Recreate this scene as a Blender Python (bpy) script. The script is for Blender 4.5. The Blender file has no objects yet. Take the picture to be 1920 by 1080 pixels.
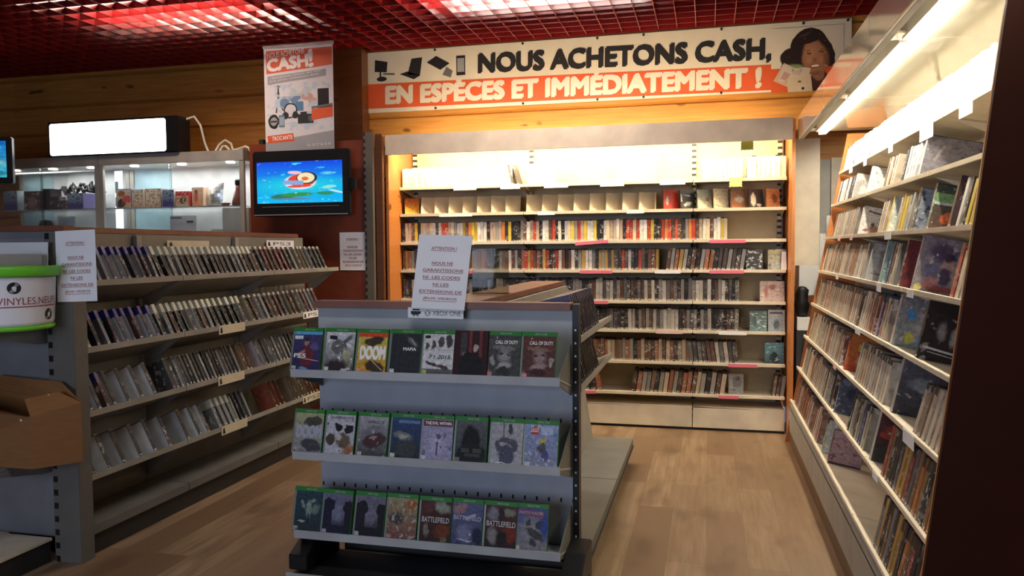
import bpy, bmesh, math, random
from mathutils import Vector, Matrix, Euler
rnd = random.Random(11)
SC = bpy.context.scene
COL = SC.collection
R = math.radians

# ------------------------------------------------------------------ camera
cam_d = bpy.data.cameras.new('camera'); cam = bpy.data.objects.new('camera', cam_d); COL.objects.link(cam)
YAW, PITCH, ROLL = .2452, .05046, -.00752
_f = Vector((-math.sin(YAW)*math.cos(PITCH), math.cos(YAW)*math.cos(PITCH), -math.sin(PITCH)))
_r = Vector((math.cos(YAW), math.sin(YAW), 0)); _u = _r.cross(_f)
_c, _s = math.cos(ROLL), math.sin(ROLL)
right, up = _c*_r + _s*_u, -_s*_r + _c*_u
cam.matrix_world = Matrix(((right.x, up.x, -_f.x, 0), (right.y, up.y, -_f.y, 0), (right.z, up.z, -_f.z, 1.5), (0, 0, 0, 1)))
cam_d.sensor_width = 36; cam_d.lens = 1471/1920*36; cam_d.clip_start = .05; cam_d.clip_end = 60
SC.camera = cam

# ------------------------------------------------------------------ world, exposure, large lights
w = bpy.data.worlds.new('world'); SC.world = w; w.use_nodes = True
bgn = w.node_tree.nodes['Background']; bgn.inputs[0].default_value = (.66, .76, 1, 1); bgn.inputs[1].default_value = 6.6
SC.view_settings.view_transform = 'Standard'; SC.view_settings.look = 'None'
SC.view_settings.exposure = 0; SC.view_settings.gamma = 1

def area(name, loc, sx, sy, power, col, rot):
    l = bpy.data.lights.new(name, 'AREA'); l.shape = 'RECTANGLE'; l.size = sx; l.size_y = sy; l.energy = power; l.color = col
    o = bpy.data.objects.new(name, l); o.location = loc; o.rotation_euler = rot; COL.objects.link(o); return o
# fluorescent strips inside the header of the white back unit and the canopy of the right hand unit
area('back_header_light', (-1.05, 6.40, 2.385), 3.1, .05, 60, (1, .80, .45), (R(33), 0, 0))
area('back_header_uplight', (-1.05, 6.40, 2.44), 3.1, .05, 20, (1, .78, .42), (R(150), 0, 0))
area('canopy_light', (.812, 4.4, 2.322), .045, 3.6, 74, (1, .92, .74), (0, R(-26), 0))
area('canopy_sidelight', (.843, 4.4, 2.335), .02, 3.6, 3.2, (1, .92, .74), (0, R(-100), 0))
# fluorescent lamps above the red open grid ceiling
area('grid_lamp_light', (-1.25, 5.62, 3.50), 1.5, .20, 85, (1, .88, .78), (0, 0, 0))
area('grid_lamp_light', (-4.05, 5.40, 3.52), 1.3, .20, 50, (1, .78, .62), (0, 0, 0))
area('grid_lamp_light', (-1.0, 1.3, 3.62), 1.3, .3, 40, (1, .98, .95), (0, 0, 0))
# daylight through the shop window behind the camera
pt = area('window_portal', (-2.1, -2.62, 1.7), 3.0, 1.6, 1, (1, 1, 1), (R(90), 0, 0)); pt.data.cycles.is_portal = True

# ------------------------------------------------------------------ materials
MATS = {}
class NT:
    def __init__(s, m): s.t = m.node_tree; s.t.nodes.clear()
    def n(s, ty, **k):
        x = s.t.nodes.new(ty)
        for a, b in k.items(): setattr(x, a, b)
        return x
    def put(s, sock, v):
        if hasattr(v, 'is_linked') or isinstance(v, bpy.types.NodeSocket): s.t.links.new(v, sock)
        else: sock.default_value = v
    def math(s, op, a, b=None, c=None):
        x = s.n('ShaderNodeMath', operation=op)
        s.put(x.inputs[0], a)
        if b is not None: s.put(x.inputs[1], b)
        if c is not None: s.put(x.inputs[2], c)
        return x.outputs[0]
    def vec(s, op, a, b=None):
        x = s.n('ShaderNodeVectorMath', operation=op); s.put(x.inputs[0], a)
        if b is not None: s.put(x.inputs[1], b)
        return x.outputs['Value' if op in ('LENGTH', 'DOT_PRODUCT') else 'Vector']
    def mix(s, fac, a, b, blend='MIX'):
        x = s.n('ShaderNodeMix', data_type='RGBA', blend_type=blend)
        s.put(x.inputs[0], fac); s.put(x.inputs[6], a if not isinstance(a, tuple) else (*a[:3], 1)); s.put(x.inputs[7], b if not isinstance(b, tuple) else (*b[:3], 1))
        return x.outputs[2]
    def noise(s, co, scale=5, detail=2, rough=.5):
        x = s.n('ShaderNodeTexNoise'); s.put(x.inputs['Vector'], co); x.inputs['Scale'].default_value = scale
        x.inputs['Detail'].default_value = detail; x.inputs['Roughness'].default_value = rough
        return x.outputs['Fac']
    def ramp(s, v, lo, hi):
        x = s.n('ShaderNodeMapRange'); s.put(x.inputs[0], v); x.inputs[1].default_value = lo; x.inputs[2].default_value = hi
        return x.outputs[0]
    def scale(s, co, v): return s.vec('MULTIPLY', co, v)
    def comb(s, x, y, z):
        c = s.n('ShaderNodeCombineXYZ')
        for i, v in enumerate((x, y, z)): s.put(c.inputs[i], v)
        return c.outputs[0]
    def sep(s, v):
        c = s.n('ShaderNodeSeparateXYZ'); s.put(c.inputs[0], v); return c.outputs
    def bsdf(s, color, rough=.5, metal=0, coat=0, emit=None, estr=0, bump=None, bstr=.2, spec=.5):
        b = s.n('ShaderNodeBsdfPrincipled'); o = s.n('ShaderNodeOutputMaterial')
        s.put(b.inputs['Base Color'], (*color[:3], 1) if isinstance(color, tuple) else color)
        s.put(b.inputs['Roughness'], rough); b.inputs['Metallic'].default_value = metal; b.inputs['Coat Weight'].default_value = coat
        b.inputs['Coat Roughness'].default_value = .12; b.inputs['Specular IOR Level'].default_value = spec
        if emit is not None:
            s.put(b.inputs['Emission Color'], (*emit[:3], 1) if isinstance(emit, tuple) else emit); b.inputs['Emission Strength'].default_value = estr
        if bump is not None:
            bp = s.n('ShaderNodeBump'); bp.inputs['Strength'].default_value = bstr; bp.inputs['Distance'].default_value = .01
            s.put(bp.inputs['Height'], bump); s.t.links.new(bp.outputs[0], b.inputs['Normal'])
        s.t.links.new(b.outputs[0], o.inputs[0]); return b
def newm(name):
    m = bpy.data.materials.new(name); m.use_nodes = True; MATS[name] = m; return m, NT(m)
def objco(t): return t.n('ShaderNodeTexCoord').outputs['Object']

def plain(name, col, rough=.5, metal=0, coat=0, var=.12, scale=6, spec=.5):
    m, t = newm(name); co = objco(t); f = t.noise(co, scale, 3)
    c = t.mix(t.ramp(f, .3, .7), tuple(x*(1-var) for x in col), tuple(min(1, x*(1+var)) for x in col))
    t.bsdf(c, rough, metal, coat, spec=spec); return m
def glow(name, col, strength):
    m, t = newm(name); t.bsdf((.8, .8, .8), .4, emit=col, estr=strength); return m

plain('grey_metal', (.30, .30, .285), .45); plain('beige_metal', (.30, .285, .25), .45)
plain('cool_metal', (.36, .375, .39), .4)
plain('back_cream', (.54, .44, .26), .5); plain('kick_brown', (.13, .068, .035), .5); plain('panel_metal', (.19, .175, .15), .5); plain('shaded_left_metal', (.20, .20, .205), .45); plain('header_beige', (.66, .56, .42), .45); plain('dim_metal', (.15, .145, .13), .5); plain('cream_metal', (.66, .58, .44), .42); plain('dark_metal', (.02, .02, .02), .5); plain('black_plastic', (.010, .010, .011), .4, coat=.05, spec=.3)
plain('maroon_laminate', (.16, .032, .012), .42, var=.2); plain('unlit_laminate', (.040, .008, .003), .55, var=.1, spec=.2)
plain('cap_wood', (.19, .065, .038), .45, var=.2)
plain('white_paper', (.84, .84, .86), .6, var=.03); plain('cream_paper', (.62, .56, .40), .6, var=.08); plain('pink_paper', (.72, .16, .24), .6, var=.12)
plain('rose_paper', (.74, .50, .48), .6, var=.08); plain('yellow_paper', (.95, .80, .22), .6, var=.05); plain('olive_paper', (.30, .30, .03), .6)
plain('black_ink', (.012, .012, .014), .6, var=0); plain('red_ink', (.33, .05, .055), .6, var=0); plain('white_ink', (.85, .83, .78), .6, var=0)
plain('grey_ink', (.30, .31, .33), .6, var=0); plain('orange_ink', (.66, .10, .025), .5, var=.06); plain('dark_grey_ink', (.14, .14, .15), .6, var=0)
plain('vinyl_white', (.72, .66, .56), .45, var=.04); plain('poster_white', (.66, .66, .68), .4, var=.04)
plain('green_plastic', (.025, .17, .03), .5, var=.15, spec=.25); plain('lime_plastic', (.16, .62, .03), .35, var=.05)
plain('white_plastic', (.62, .62, .60), .4, var=.03); plain('clear_shell', (.16, .17, .165), .4, coat=.1)
plain('aluminium', (.46, .45, .40), .35, metal=.25); plain('cable_white', (.62, .58, .48), .5); plain('cabinet_white', (.62, .66, .68), .4)
plain('cabinet_blue', (.38, .56, .62), .35); plain('silver_foil', (.7, .7, .68), .25, metal=.6, scale=25, var=.4)
plain('sleeve_grey', (.30, .31, .30), .3, coat=.3); plain('brown_plastic', (.16, .045, .03), .35)
glow('tube_glow', (1, .9, .7), 14); glow('spot_glow', (1, .93, .85), 22); glow('lightbox_glow', (1, .99, .97), 5); glow('led_glow', (.95, .98, 1), 1.3)
glow('lightbox_text', (1, .99, .97), .45)

def wood_logs(name, c0, c1, rough=.4):
    m, t = newm(name); co = objco(t)
    g = t.noise(t.scale(co, (.8, 9, 14)), 3, 5, .6); kn = t.noise(t.scale(co, (2.2, 3, 5)), 2.1, 1)
    c = t.mix(t.ramp(g, .3, .75), c0, c1)
    k = t.ramp(kn, .70, .76); c = t.mix(k, c, tuple(x*.35 for x in c0))
    t.bsdf(c, rough, coat=.15, bump=g, bstr=.08)
wood_logs('pine_log', (.42, .17, .03), (.62, .29, .065)); wood_logs('orange_panel', (.44, .15, .035), (.54, .20, .05), .38)
wood_logs('brown_post', (.10, .035, .012), (.16, .055, .018))
def m_floor():
    m, t = newm('floor_laminate'); co = objco(t); s = t.sep(co)
    br = t.n('ShaderNodeTexBrick'); br.offset = .37; br.inputs['Scale'].default_value = 1; br.inputs['Brick Width'].default_value = 1.25
    br.inputs['Row Height'].default_value = .19; br.inputs['Mortar Size'].default_value = .0012; br.inputs['Bias'].default_value = 0
    br.inputs['Color1'].default_value = (.17, .10, .055, 1); br.inputs['Color2'].default_value = (.37, .255, .155, 1); br.inputs['Mortar'].default_value = (.13, .07, .03, 1)
    t.put(br.inputs['Vector'], t.comb(s[1], s[0], s[2]))
    g = t.noise(t.scale(co, (16, 1.3, 1)), 1.6, 5, .62); b2 = t.noise(t.scale(co, (3.2, 1.4, 1)), 1.5, 2)
    c = t.mix(t.ramp(g, .3, .72), br.outputs[0], (.17, .10, .052)); c = t.mix(t.math('MULTIPLY', t.ramp(b2, .55, .68), .6), c, (.11, .062, .034))
    t.bsdf(c, .42, coat=.06, bump=g, bstr=.05)
m_floor()
def m_grid():
    m, t = newm('red_grid'); co = objco(t); f = t.noise(co, 3, 2)
    c = t.mix(f, (.15, .005, .006), (.24, .010, .010)); t.bsdf(c, .28, coat=.5, spec=.6)
m_grid()
def m_glass(name, tint=(1, 1, 1), refl=.10):
    m, t = newm(name); a = t.n('ShaderNodeBsdfTransparent'); a.inputs[0].default_value = (*tint, 1); g = t.n('ShaderNodeBsdfGlossy'); g.inputs['Roughness'].default_value = .06
    fr = t.n('ShaderNodeFresnel'); fr.inputs[0].default_value = 1.45; mx = t.n('ShaderNodeMixShader'); o = t.n('ShaderNodeOutputMaterial')
    t.put(mx.inputs[0], t.math('MULTIPLY', fr.outputs[0], refl*8)); t.t.links.new(a.outputs[0], mx.inputs[1]); t.t.links.new(g.outputs[0], mx.inputs[2]); t.t.links.new(mx.outputs[0], o.inputs[0])
m_glass('cabinet_glass', (.96, .98, .98), .09); m_glass('acrylic', (.82, .82, .80), .035)
def m_gloss():
    m, t = newm('gloss_cream'); f = t.noise(objco(t), 4, 2); t.bsdf(t.mix(f, (.74, .66, .49), (.80, .72, .54)), .08, coat=1)
m_gloss()
def slotted(name, col, axis, pitch, slot, along=None, lo=None, hi=None, rough=.45, across=None):
    """a metal sheet with a regular row of punched slots: axis = coordinate the slots repeat along"""
    m, t = newm(name); co = objco(t); s = t.sep(co); f = t.noise(co, 6, 3)
    p = t.math('FRACT', t.math('DIVIDE', s[axis], pitch)); k = t.math('LESS_THAN', p, slot)
    if along is not None:
        k = t.math('MULTIPLY', k, t.math('MULTIPLY', t.math('GREATER_THAN', s[along], lo), t.math('LESS_THAN', s[along], hi)))
    c = t.mix(t.ramp(f, .3, .7), tuple(x*.9 for x in col), tuple(x*1.1 for x in col))
    t.bsdf(t.mix(k, c, (.006, .006, .006)), rough)
def spine(name, src='OBJECT', horiz=0, dark=(.02, .02, .02), gloss=.3, dim=0):
    """printed case spine: base colour from the object, blocks of title lettering and logos that differ from case to case"""
    m, t = newm(name)
    tc = t.n('ShaderNodeTexCoord'); co = tc.outputs['Object']; s = t.sep(co)
    if src == 'OBJECT':
        oi = t.n('ShaderNodeObjectInfo'); base, r = oi.outputs['Color'], oi.outputs['Random']
    else:
        at = t.n('ShaderNodeAttribute', attribute_name='Col'); base, r = at.outputs['Color'], at.outputs['Alpha']
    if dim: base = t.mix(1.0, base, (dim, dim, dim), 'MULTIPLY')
    z = t.math('DIVIDE', s[2], .19) if src == 'OBJECT' else t.math('DIVIDE', t.n('ShaderNodeAttribute', attribute_name='hgt').outputs['Fac'], .19)
    rr = t.math('MULTIPLY', r, 91.7)
    lum = t.vec('DOT_PRODUCT', base, (.3, .6, .1)); isd = t.math('LESS_THAN', lum, .22)
    ink = t.mix(isd, t.mix(.35, base, (.05, .035, .03)), (.60, .57, .51))
    n1 = t.noise(t.comb(t.math('MULTIPLY', s[horiz], 60), t.math('ADD', rr, 3), t.math('MULTIPLY', z, 13)), 1, 2)
    lo = t.math('ADD', .18, t.math('MULTIPLY', r, .25)); band = t.math('MULTIPLY', t.math('GREATER_THAN', z, lo), t.math('LESS_THAN', z, t.math('ADD', lo, .42)))
    k = t.math('MULTIPLY', t.math('MULTIPLY', t.ramp(n1, .52, .62), band), t.ramp(t.math('FRACT', t.math('MULTIPLY', r, 7.31)), .2, 1.1))
    c = t.mix(k, base, ink)
    n2 = t.noise(t.comb(t.math('MULTIPLY', s[horiz], 20), rr, t.math('MULTIPLY', z, 5)), 1, 1)
    c = t.mix(t.math('MULTIPLY', t.ramp(n2, .55, .7), .45), c, t.mix(r, (.26, .12, .08), (.32, .29, .25)))
    foot = t.math('MULTIPLY', t.math('LESS_THAN', z, .09), t.ramp(t.noise(t.comb(t.math('MULTIPLY', s[horiz], 90), rr, t.math('MULTIPLY', z, 40)), 1, 1), .5, .56))
    c = t.mix(foot, c, (.62, .6, .56)); head = t.math('GREATER_THAN', z, .9)
    c = t.mix(t.math('MULTIPLY', head, t.math('GREATER_THAN', t.math('FRACT', t.math('MULTIPLY', r, 3.7)), .35)), c, dark)
    t.bsdf(c, .5, coat=0, spec=.22)
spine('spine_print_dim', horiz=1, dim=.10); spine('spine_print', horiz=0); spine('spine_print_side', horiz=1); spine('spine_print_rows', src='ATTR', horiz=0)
def m_objcol(name, rough=.3, coat=.4, blot=.0, metal=0):
    m, t = newm(name); oi = t.n('ShaderNodeObjectInfo'); co = objco(t)
    c = oi.outputs['Color']
    if blot:
        rr = t.math('MULTIPLY', oi.outputs['Random'], 57); s = t.sep(co)
        n = t.noise(t.comb(t.math('ADD', t.math('MULTIPLY', s[0], 14), rr), t.math('MULTIPLY', s[1], 14), t.math('MULTIPLY', s[2], 16)), 1, 2)
        n2 = t.noise(t.comb(t.math('ADD', t.math('MULTIPLY', s[0], 30), rr), t.math('MULTIPLY', s[1], 30), t.math('MULTIPLY', s[2], 26)), 1, 2)
        c = t.mix(t.math('MULTIPLY', t.ramp(n, .45, .6), blot), c, (.03, .03, .035)); c = t.mix(t.math('MULTIPLY', t.ramp(n2, .6, .66), blot), c, (.7, .68, .62))
    t.bsdf(c, rough, metal, coat); return m
m_objcol('tinted_plastic'); m_objcol('tinted_cover', blot=.5, coat=.15); m_objcol('glare_cover', rough=.22, coat=.7, blot=.12)

def art(name, base, layers, rough=.4, coat=.15, emit=0, warp=.16, spec=.4, tone=True):
    """flat printed picture from soft and hard shapes: r = rectangle, e = ellipse, n = blotches, g = vertical blend"""
    m, t = newm(name); uv = t.n('ShaderNodeTexCoord').outputs['UV']
    sd = sum(map(ord, name)) % 97
    nz = t.n('ShaderNodeTexNoise'); t.put(nz.inputs['Vector'], t.vec('ADD', t.scale(uv, (6, 7, 1)), (sd, sd*.7, 0))); nz.inputs['Scale'].default_value = 1; nz.inputs['Detail'].default_value = 3
    wuv = t.vec('ADD', uv, t.scale(t.vec('SUBTRACT', nz.outputs['Color'], (.5, .5, .5)), (warp, warp, 0)))
    if len(base) == 2:
        c = t.mix(t.sep(uv)[1], base[0], base[1])
    else:
        c = t.mix(0.0, base, base)
    for L in layers:
        if L[0] == 'n':
            _, sx, sy, thr, col, seed = L
            f = t.noise(t.vec('ADD', t.scale(uv, (sx, sy, 1)), (seed, seed*1.7, seed)), 1, 3); k = t.ramp(f, thr, thr+.06)
        else:
            kind, cx, cy, hw, hh, rot, col = L[:7]; soft = L[7] if len(L) > 7 else .08
            v = t.vec('SUBTRACT', wuv if kind == 'e' else uv, (cx, cy, 0))
            if rot:
                q = t.n('ShaderNodeVectorRotate', rotation_type='Z_AXIS'); t.put(q.inputs['Vector'], v); q.inputs['Angle'].default_value = -R(rot); v = q.outputs[0]
            v = t.scale(v, (1/hw, 1/hh, 0))
            if kind == 'e': k = t.ramp(t.vec('LENGTH', v), 1, 1-soft)
            else:
                a = t.sep(t.vec('ABSOLUTE', v)); k = t.math('LESS_THAN', t.math('MAXIMUM', a[0], a[1]), 1)
        c = t.mix(k, c, col)
    if warp and tone:
        f = t.noise(t.vec('ADD', t.scale(uv, (9, 11, 1)), (sd*1.3, sd, 0)), 1, 5, .7)
        c = t.mix(.8, c, t.mix(t.ramp(f, .3, .7), (.45, .45, .45), (1.5, 1.5, 1.5)), 'MULTIPLY')
    if emit: t.bsdf((.02, .02, .02), .2, emit=c, estr=emit)
    else: t.bsdf(c, rough, coat=coat, spec=spec)
    return m

# ------------------------------------------------------------------ mesh helpers
class MB:
    def __init__(s): s.v, s.f, s.m, s.uv, s.mats = [], [], [], {}, []
    def mi(s, mat):
        if mat not in s.mats: s.mats.append(mat)
        return s.mats.index(mat)
    def face(s, pts, mat, uv=None):
        b = len(s.v); s.v += [tuple(p) for p in pts]; s.f.append(tuple(range(b, b+len(pts)))); s.m.append(s.mi(mat))
        if uv: s.uv[len(s.f)-1] = uv
        return s
    def box(s, x0, x1, y0, y1, z0, z1, mat, mtx=None):
        c = [Vector((x, y, z)) for z in (z0, z1) for y in (y0, y1) for x in (x0, x1)]
        if mtx is not None: c = [mtx @ p for p in c]
        b = len(s.v); s.v += [tuple(p) for p in c]
        for q in ((0, 2, 3, 1), (4, 5, 7, 6), (0, 1, 5, 4), (2, 6, 7, 3), (0, 4, 6, 2), (1, 3, 7, 5)):
            s.f.append(tuple(b+i for i in q)); s.m.append(s.mi(mat))
        return s
    def prism(s, poly, axis, a0, a1, mat):
        """poly: 2-D outline, counter-clockwise; extruded along axis 'x','y' or 'z' from a0 to a1"""
        def P(p, a): return {'x': (a, p[0], p[1]), 'y': (p[0], a, p[1]), 'z': (p[0], p[1], a)}[axis]
        n = len(poly); b = len(s.v); s.v += [P(p, a0) for p in poly] + [P(p, a1) for p in poly]; k = s.mi(mat)
        s.f.append(tuple(b+i for i in range(n))); s.f.append(tuple(b+n+i for i in reversed(range(n)))); s.m += [k, k]
        for i in range(n):
            j = (i+1) % n; s.f.append((b+i, b+n+i, b+n+j, b+j)); s.m.append(k)
        return s
    def lathe(s, prof, mat, n=32, c=(0, 0, 0), sx=1, sy=1):
        k = s.mi(mat); b = len(s.v); m = len(prof)
        for r, z in prof:
            for i in range(n):
                a = 2*math.pi*i/n; s.v.append((c[0]+r*sx*math.cos(a), c[1]+r*sy*math.sin(a), c[2]+z))
        for j in range(m-1):
            for i in range(n):
                i2 = (i+1) % n; s.f.append((b+j*n+i, b+j*n+i2, b+(j+1)*n+i2, b+(j+1)*n+i)); s.m.append(k)
        return s
    def tube(s, pts, r, mat, n=8):
        k = s.mi(mat); pts = [Vector(p) for p in pts]; b = len(s.v); up0 = Vector((.13, .21, .97))
        for i, p in enumerate(pts):
            d = (pts[min(i+1, len(pts)-1)] - pts[max(i-1, 0)]).normalized(); a = d.cross(up0).normalized(); c = d.cross(a)
            for j in range(n):
                t = 2*math.pi*j/n; s.v.append(tuple(p + a*r*math.cos(t) + c*r*math.sin(t)))
        for i in range(len(pts)-1):
            for j in range(n):
                j2 = (j+1) % n; s.f.append((b+i*n+j, b+i*n+j2, b+(i+1)*n+j2, b+(i+1)*n+j)); s.m.append(k)
        s.f.append(tuple(b+j for j in range(n))); s.f.append(tuple(b+(len(pts)-1)*n+j for j in reversed(range(n)))); s.m += [k, k]
        return s
    def text(s, body, o, u, v, rect, mat, bold=0., shear=0, fn=None):
        """lettering laid into rect (a0, b0, a1, b1) of the plane o + a*u + b*v"""
        cu = bpy.data.curves.new('t', 'FONT'); cu.body = body; cu.size = 1; cu.offset = bold if bold <= .012 else 0; cu.align_x = 'CENTER'; cu.space_line = 1.0; cu.resolution_u = 3; cu.shear = shear
        ob = bpy.data.objects.new('t', cu); COL.objects.link(ob)
        dg = bpy.context.evaluated_depsgraph_get(); dg.update(); ev = ob.evaluated_get(dg); me = ev.to_mesh()
        vs = [tuple(x.co) for x in me.vertices]; fs = [tuple(p.vertices) for p in me.polygons]
        ev.to_mesh_clear(); bpy.data.objects.remove(ob); bpy.data.curves.remove(cu)
        x0, x1 = min(p[0] for p in vs), max(p[0] for p in vs); y0, y1 = min(p[1] for p in vs), max(p[1] for p in vs)
        a0, b0, a1, b1 = rect; fx, fy = (a1-a0)/(x1-x0), (b1-b0)/(y1-y0); k = s.mi(mat); b = len(s.v)
        o, u, v = Vector(o), Vector(u), Vector(v); q = bold if bold > .012 else 0
        nn = u.cross(v).normalized()*.00012
        for qi, (dx, dy) in enumerate(((0, 0), (q, 0), (-q, 0), (0, q), (0, -q), (q, q), (-q, -q)) if q else ((0, 0),)):
            b = len(s.v)
            for p in vs:
                aa, bb = a0+(p[0]-x0+dx)*fx, b0+(p[1]-y0+dy)*fy
                s.v.append(tuple(fn(aa, bb) if fn else o + u*aa + v*bb + nn*qi))
            for f_ in fs: s.f.append(tuple(b+i for i in f_)); s.m.append(k)
        return s
    def mesh(s, name):
        me = bpy.data.meshes.new(name); me.from_pydata(s.v, [], s.f); me.update()
        for mn in s.mats: me.materials.append(MATS[mn])
        for p, k in zip(me.polygons, s.m): p.material_index = k
        if s.uv:
            l = me.uv_layers.new(name='UVMap')
            for fi, uv in s.uv.items():
                for li, c in zip(me.polygons[fi].loop_indices, uv): l.data[li].uv = c
        return me
    def build(s, name, parent=None, loc=None, bevel=0, smooth=False, **tags):
        me = s.mesh(name)
        if bevel or smooth:
            bm = bmesh.new(); bm.from_mesh(me)
            if bevel:
                bmesh.ops.remove_doubles(bm, verts=bm.verts, dist=1e-6)
                bmesh.ops.bevel(bm, geom=list(bm.edges), offset=bevel, segments=2, affect='EDGES', clamp_overlap=True, material=-1)
            bm.to_mesh(me); bm.free()
            if smooth:
                for p in me.polygons: p.use_smooth = True
        o = bpy.data.objects.new(name, me); COL.objects.link(o)
        if parent is not None: o.parent = parent
        if loc is not None: o.location = loc
        if tags: tag(o, **tags)
        return o
def tag(o, label=None, cat=None, group=None, kind=None):
    if label: o['label'] = label
    if cat: o['category'] = cat
    if group: o['group'] = group
    if kind: o['kind'] = kind
    return o
def thing(name, label, cat, loc=(0, 0, 0), rotz=0, group=None):
    o = bpy.data.objects.new(name, None); COL.objects.link(o); o.empty_display_size = .05
    o.location = loc; o.rotation_euler = (0, 0, rotz); return tag(o, label, cat, group)
def copy_tree(o, parent=None):
    c = o.copy(); COL.objects.link(c)
    if parent is not None: c.parent = parent
    for ch in list(KIDS.get(o.name, [])):
        d = ch.copy(); COL.objects.link(d); d.parent = c; KIDS.setdefault(c.name, []).append(d)
    return c
KIDS = {}
UQ = [(0, 0), (1, 0), (1, 1), (0, 1)]
ONES = 'zeroth first second third fourth fifth sixth seventh eighth ninth tenth eleventh twelfth thirteenth fourteenth fifteenth sixteenth seventeenth eighteenth nineteenth'.split()
TENS = {2: 'twent', 3: 'thirt', 4: 'fort', 5: 'fift', 6: 'sixt', 7: 'sevent', 8: 'eight', 9: 'ninet'}
def nth(n):
    if n < 20: return ONES[n]
    if n >= 100: return 'hundred-and-' + nth(n-100) if n > 100 else 'hundredth'
    t, u = divmod(n, 10)
    return TENS[t]+'ieth' if u == 0 else TENS[t]+'y-'+ONES[u]

def top(o):
    while o.parent is not None: o = o.parent
    return o
def part(mb, name, parent, bevel=0, smooth=False, label=None, kind=None):
    """link a part whose coordinates were written in world space under a thing that stands at its own base"""
    L = top(parent).location
    mb.v = [(p[0]-L.x, p[1]-L.y, p[2]-L.z) for p in mb.v]
    o = mb.build(name, parent, bevel=bevel, smooth=smooth)
    return tag(o, label, kind=kind)

# ------------------------------------------------------------------ the room
MB().box(-7.6, 2.0, -2.7, 7.0, -.06, 0, 'floor_laminate').build('floor', kind='structure')
MB().box(-7.6, 2.0, -2.7, 7.0, 3.85, 3.9, 'dark_metal').build('ceiling_slab', kind='structure')
g = MB(); c_, h_ = .155, .052
x = -7.55
while x < 1.6: g.box(x-.003, x+.003, 1.2, 6.94, 3.36, 3.36+h_, 'red_grid'); x += c_
y = 1.2
while y < 6.94: g.box(-7.55, 1.6, y-.003, y+.003, 3.3605, 3.3595+h_, 'red_grid'); y += c_
g.build('ceiling', kind='structure')
wl = MB(); z = 0.13
for i in range(13):
    z1 = z+.29; y0 = 6.955
    wl.prism([(y0+.03, z), (y0, z+.016), (y0, z1-.016), (y0+.03, z1), (7.05, z1), (7.05, z)], 'x', -7.6, 1.6, 'pine_log'); z = z1
wl.build('wall_back', kind='structure')
MB().box(-7.7, -7.55, -2.7, 7.05, 0, 3.9, 'brown_post').build('wall_left', kind='structure')
MB().box(1.42, 1.6, -2.7, 6.95, 0, 3.85, 'brown_post').build('wall_right', kind='structure')
MB().box(-7.6, -3.6, -2.7, -2.6, 0, 3.9, 'brown_post').box(-.6, 1.6, -2.7, -2.6, 0, 3.9, 'brown_post').box(-3.6, -.6, -2.7, -2.6, 0, .9, 'brown_post').box(-3.6, -.6, -2.7, -2.6, 2.5, 3.9, 'brown_post').build('wall_front', kind='structure')
MB().box(-3.47, -3.12, 6.80, 6.954, 0, 3.36, 'brown_post').build('trim_1', kind='structure')

# ------------------------------------------------------------------ white unit on the back wall
BX0, BX1 = -2.66, .60; JX = [BX0, -1.53, -.12, BX1]
slotted('back_post', (.60, .52, .38), 2, .05, .42)
bu = thing('shelving_unit', 'wide cream wall unit of eight lit shelves full of cases below the orange banner', 'shelving unit', (-1.03, 6.6, 0))
for x0, x1 in ((-2.685, BX0), (BX1+.012, BX1+.036)):
    part(MB().box(x0, x1, 6.30, 6.93, 0, 2.46, 'orange_panel'), 'side_panel', bu, .002, label='orange wood side panel')
for i in range(3):
    part(MB().box(JX[i]+.002, JX[i+1]-.002, 6.87, 6.89, .05, 2.44, 'back_cream'), 'back_panel', bu)
for xx in (BX0+.03, -1.53, -.12, BX1-.03):
    part(MB().box(xx-.018, xx+.018, 6.852, 6.872, .05, 2.42, 'back_post'), 'slotted_post', bu)
SZ = [2.045, 1.81, 1.56, 1.315, 1.06, .82, .56, .30]
for zz in SZ:
    for i in range(3):
        s = MB().box(JX[i]+.003, JX[i+1]-.003, 6.545, 6.868, zz-.012, zz-.003, 'cream_metal')
        s.box(JX[i]+.003, JX[i+1]-.003, 6.535, 6.547, zz-.024, zz+.002, 'cream_metal')
        sh = part(s, 'shelf', bu, .0015)
        for xe in (JX[i]+.02, JX[i+1]-.02):
            part(MB().prism([(6.85, zz-.012), (6.85, zz-.07), (6.80, zz-.07), (6.56, zz-.022), (6.56, zz-.012)], 'x', xe-.002, xe+.002, 'cream_metal'), 'bracket', sh)
hb = part(MB().box(-2.672, .612, 6.262, 6.274, 2.30, 2.468, 'header_beige'), 'header_board', bu, .002)
for xa, xb in ((-2.5, -1.6), (-1.45, -.2), (-.05, .5)):
    part(MB().tube([(xa, 6.37, 2.42), (xb, 6.37, 2.42)], .014, 'tube_glow', 12), 'fluorescent_tube', bu)
for i in range(3):
    b = MB().box(JX[i]+.003, JX[i+1]-.003, 6.545, 6.868, .185, .195, 'cream_metal').box(JX[i]+.003, JX[i+1]-.003, 6.545, 6.557, .022, .195, 'cream_metal')
    part(b, 'base_panel', bu, .0015)
part(MB().box(BX0, BX1, 6.57, 6.85, 0, .06, 'dark_metal'), 'plinth', bu)

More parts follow.
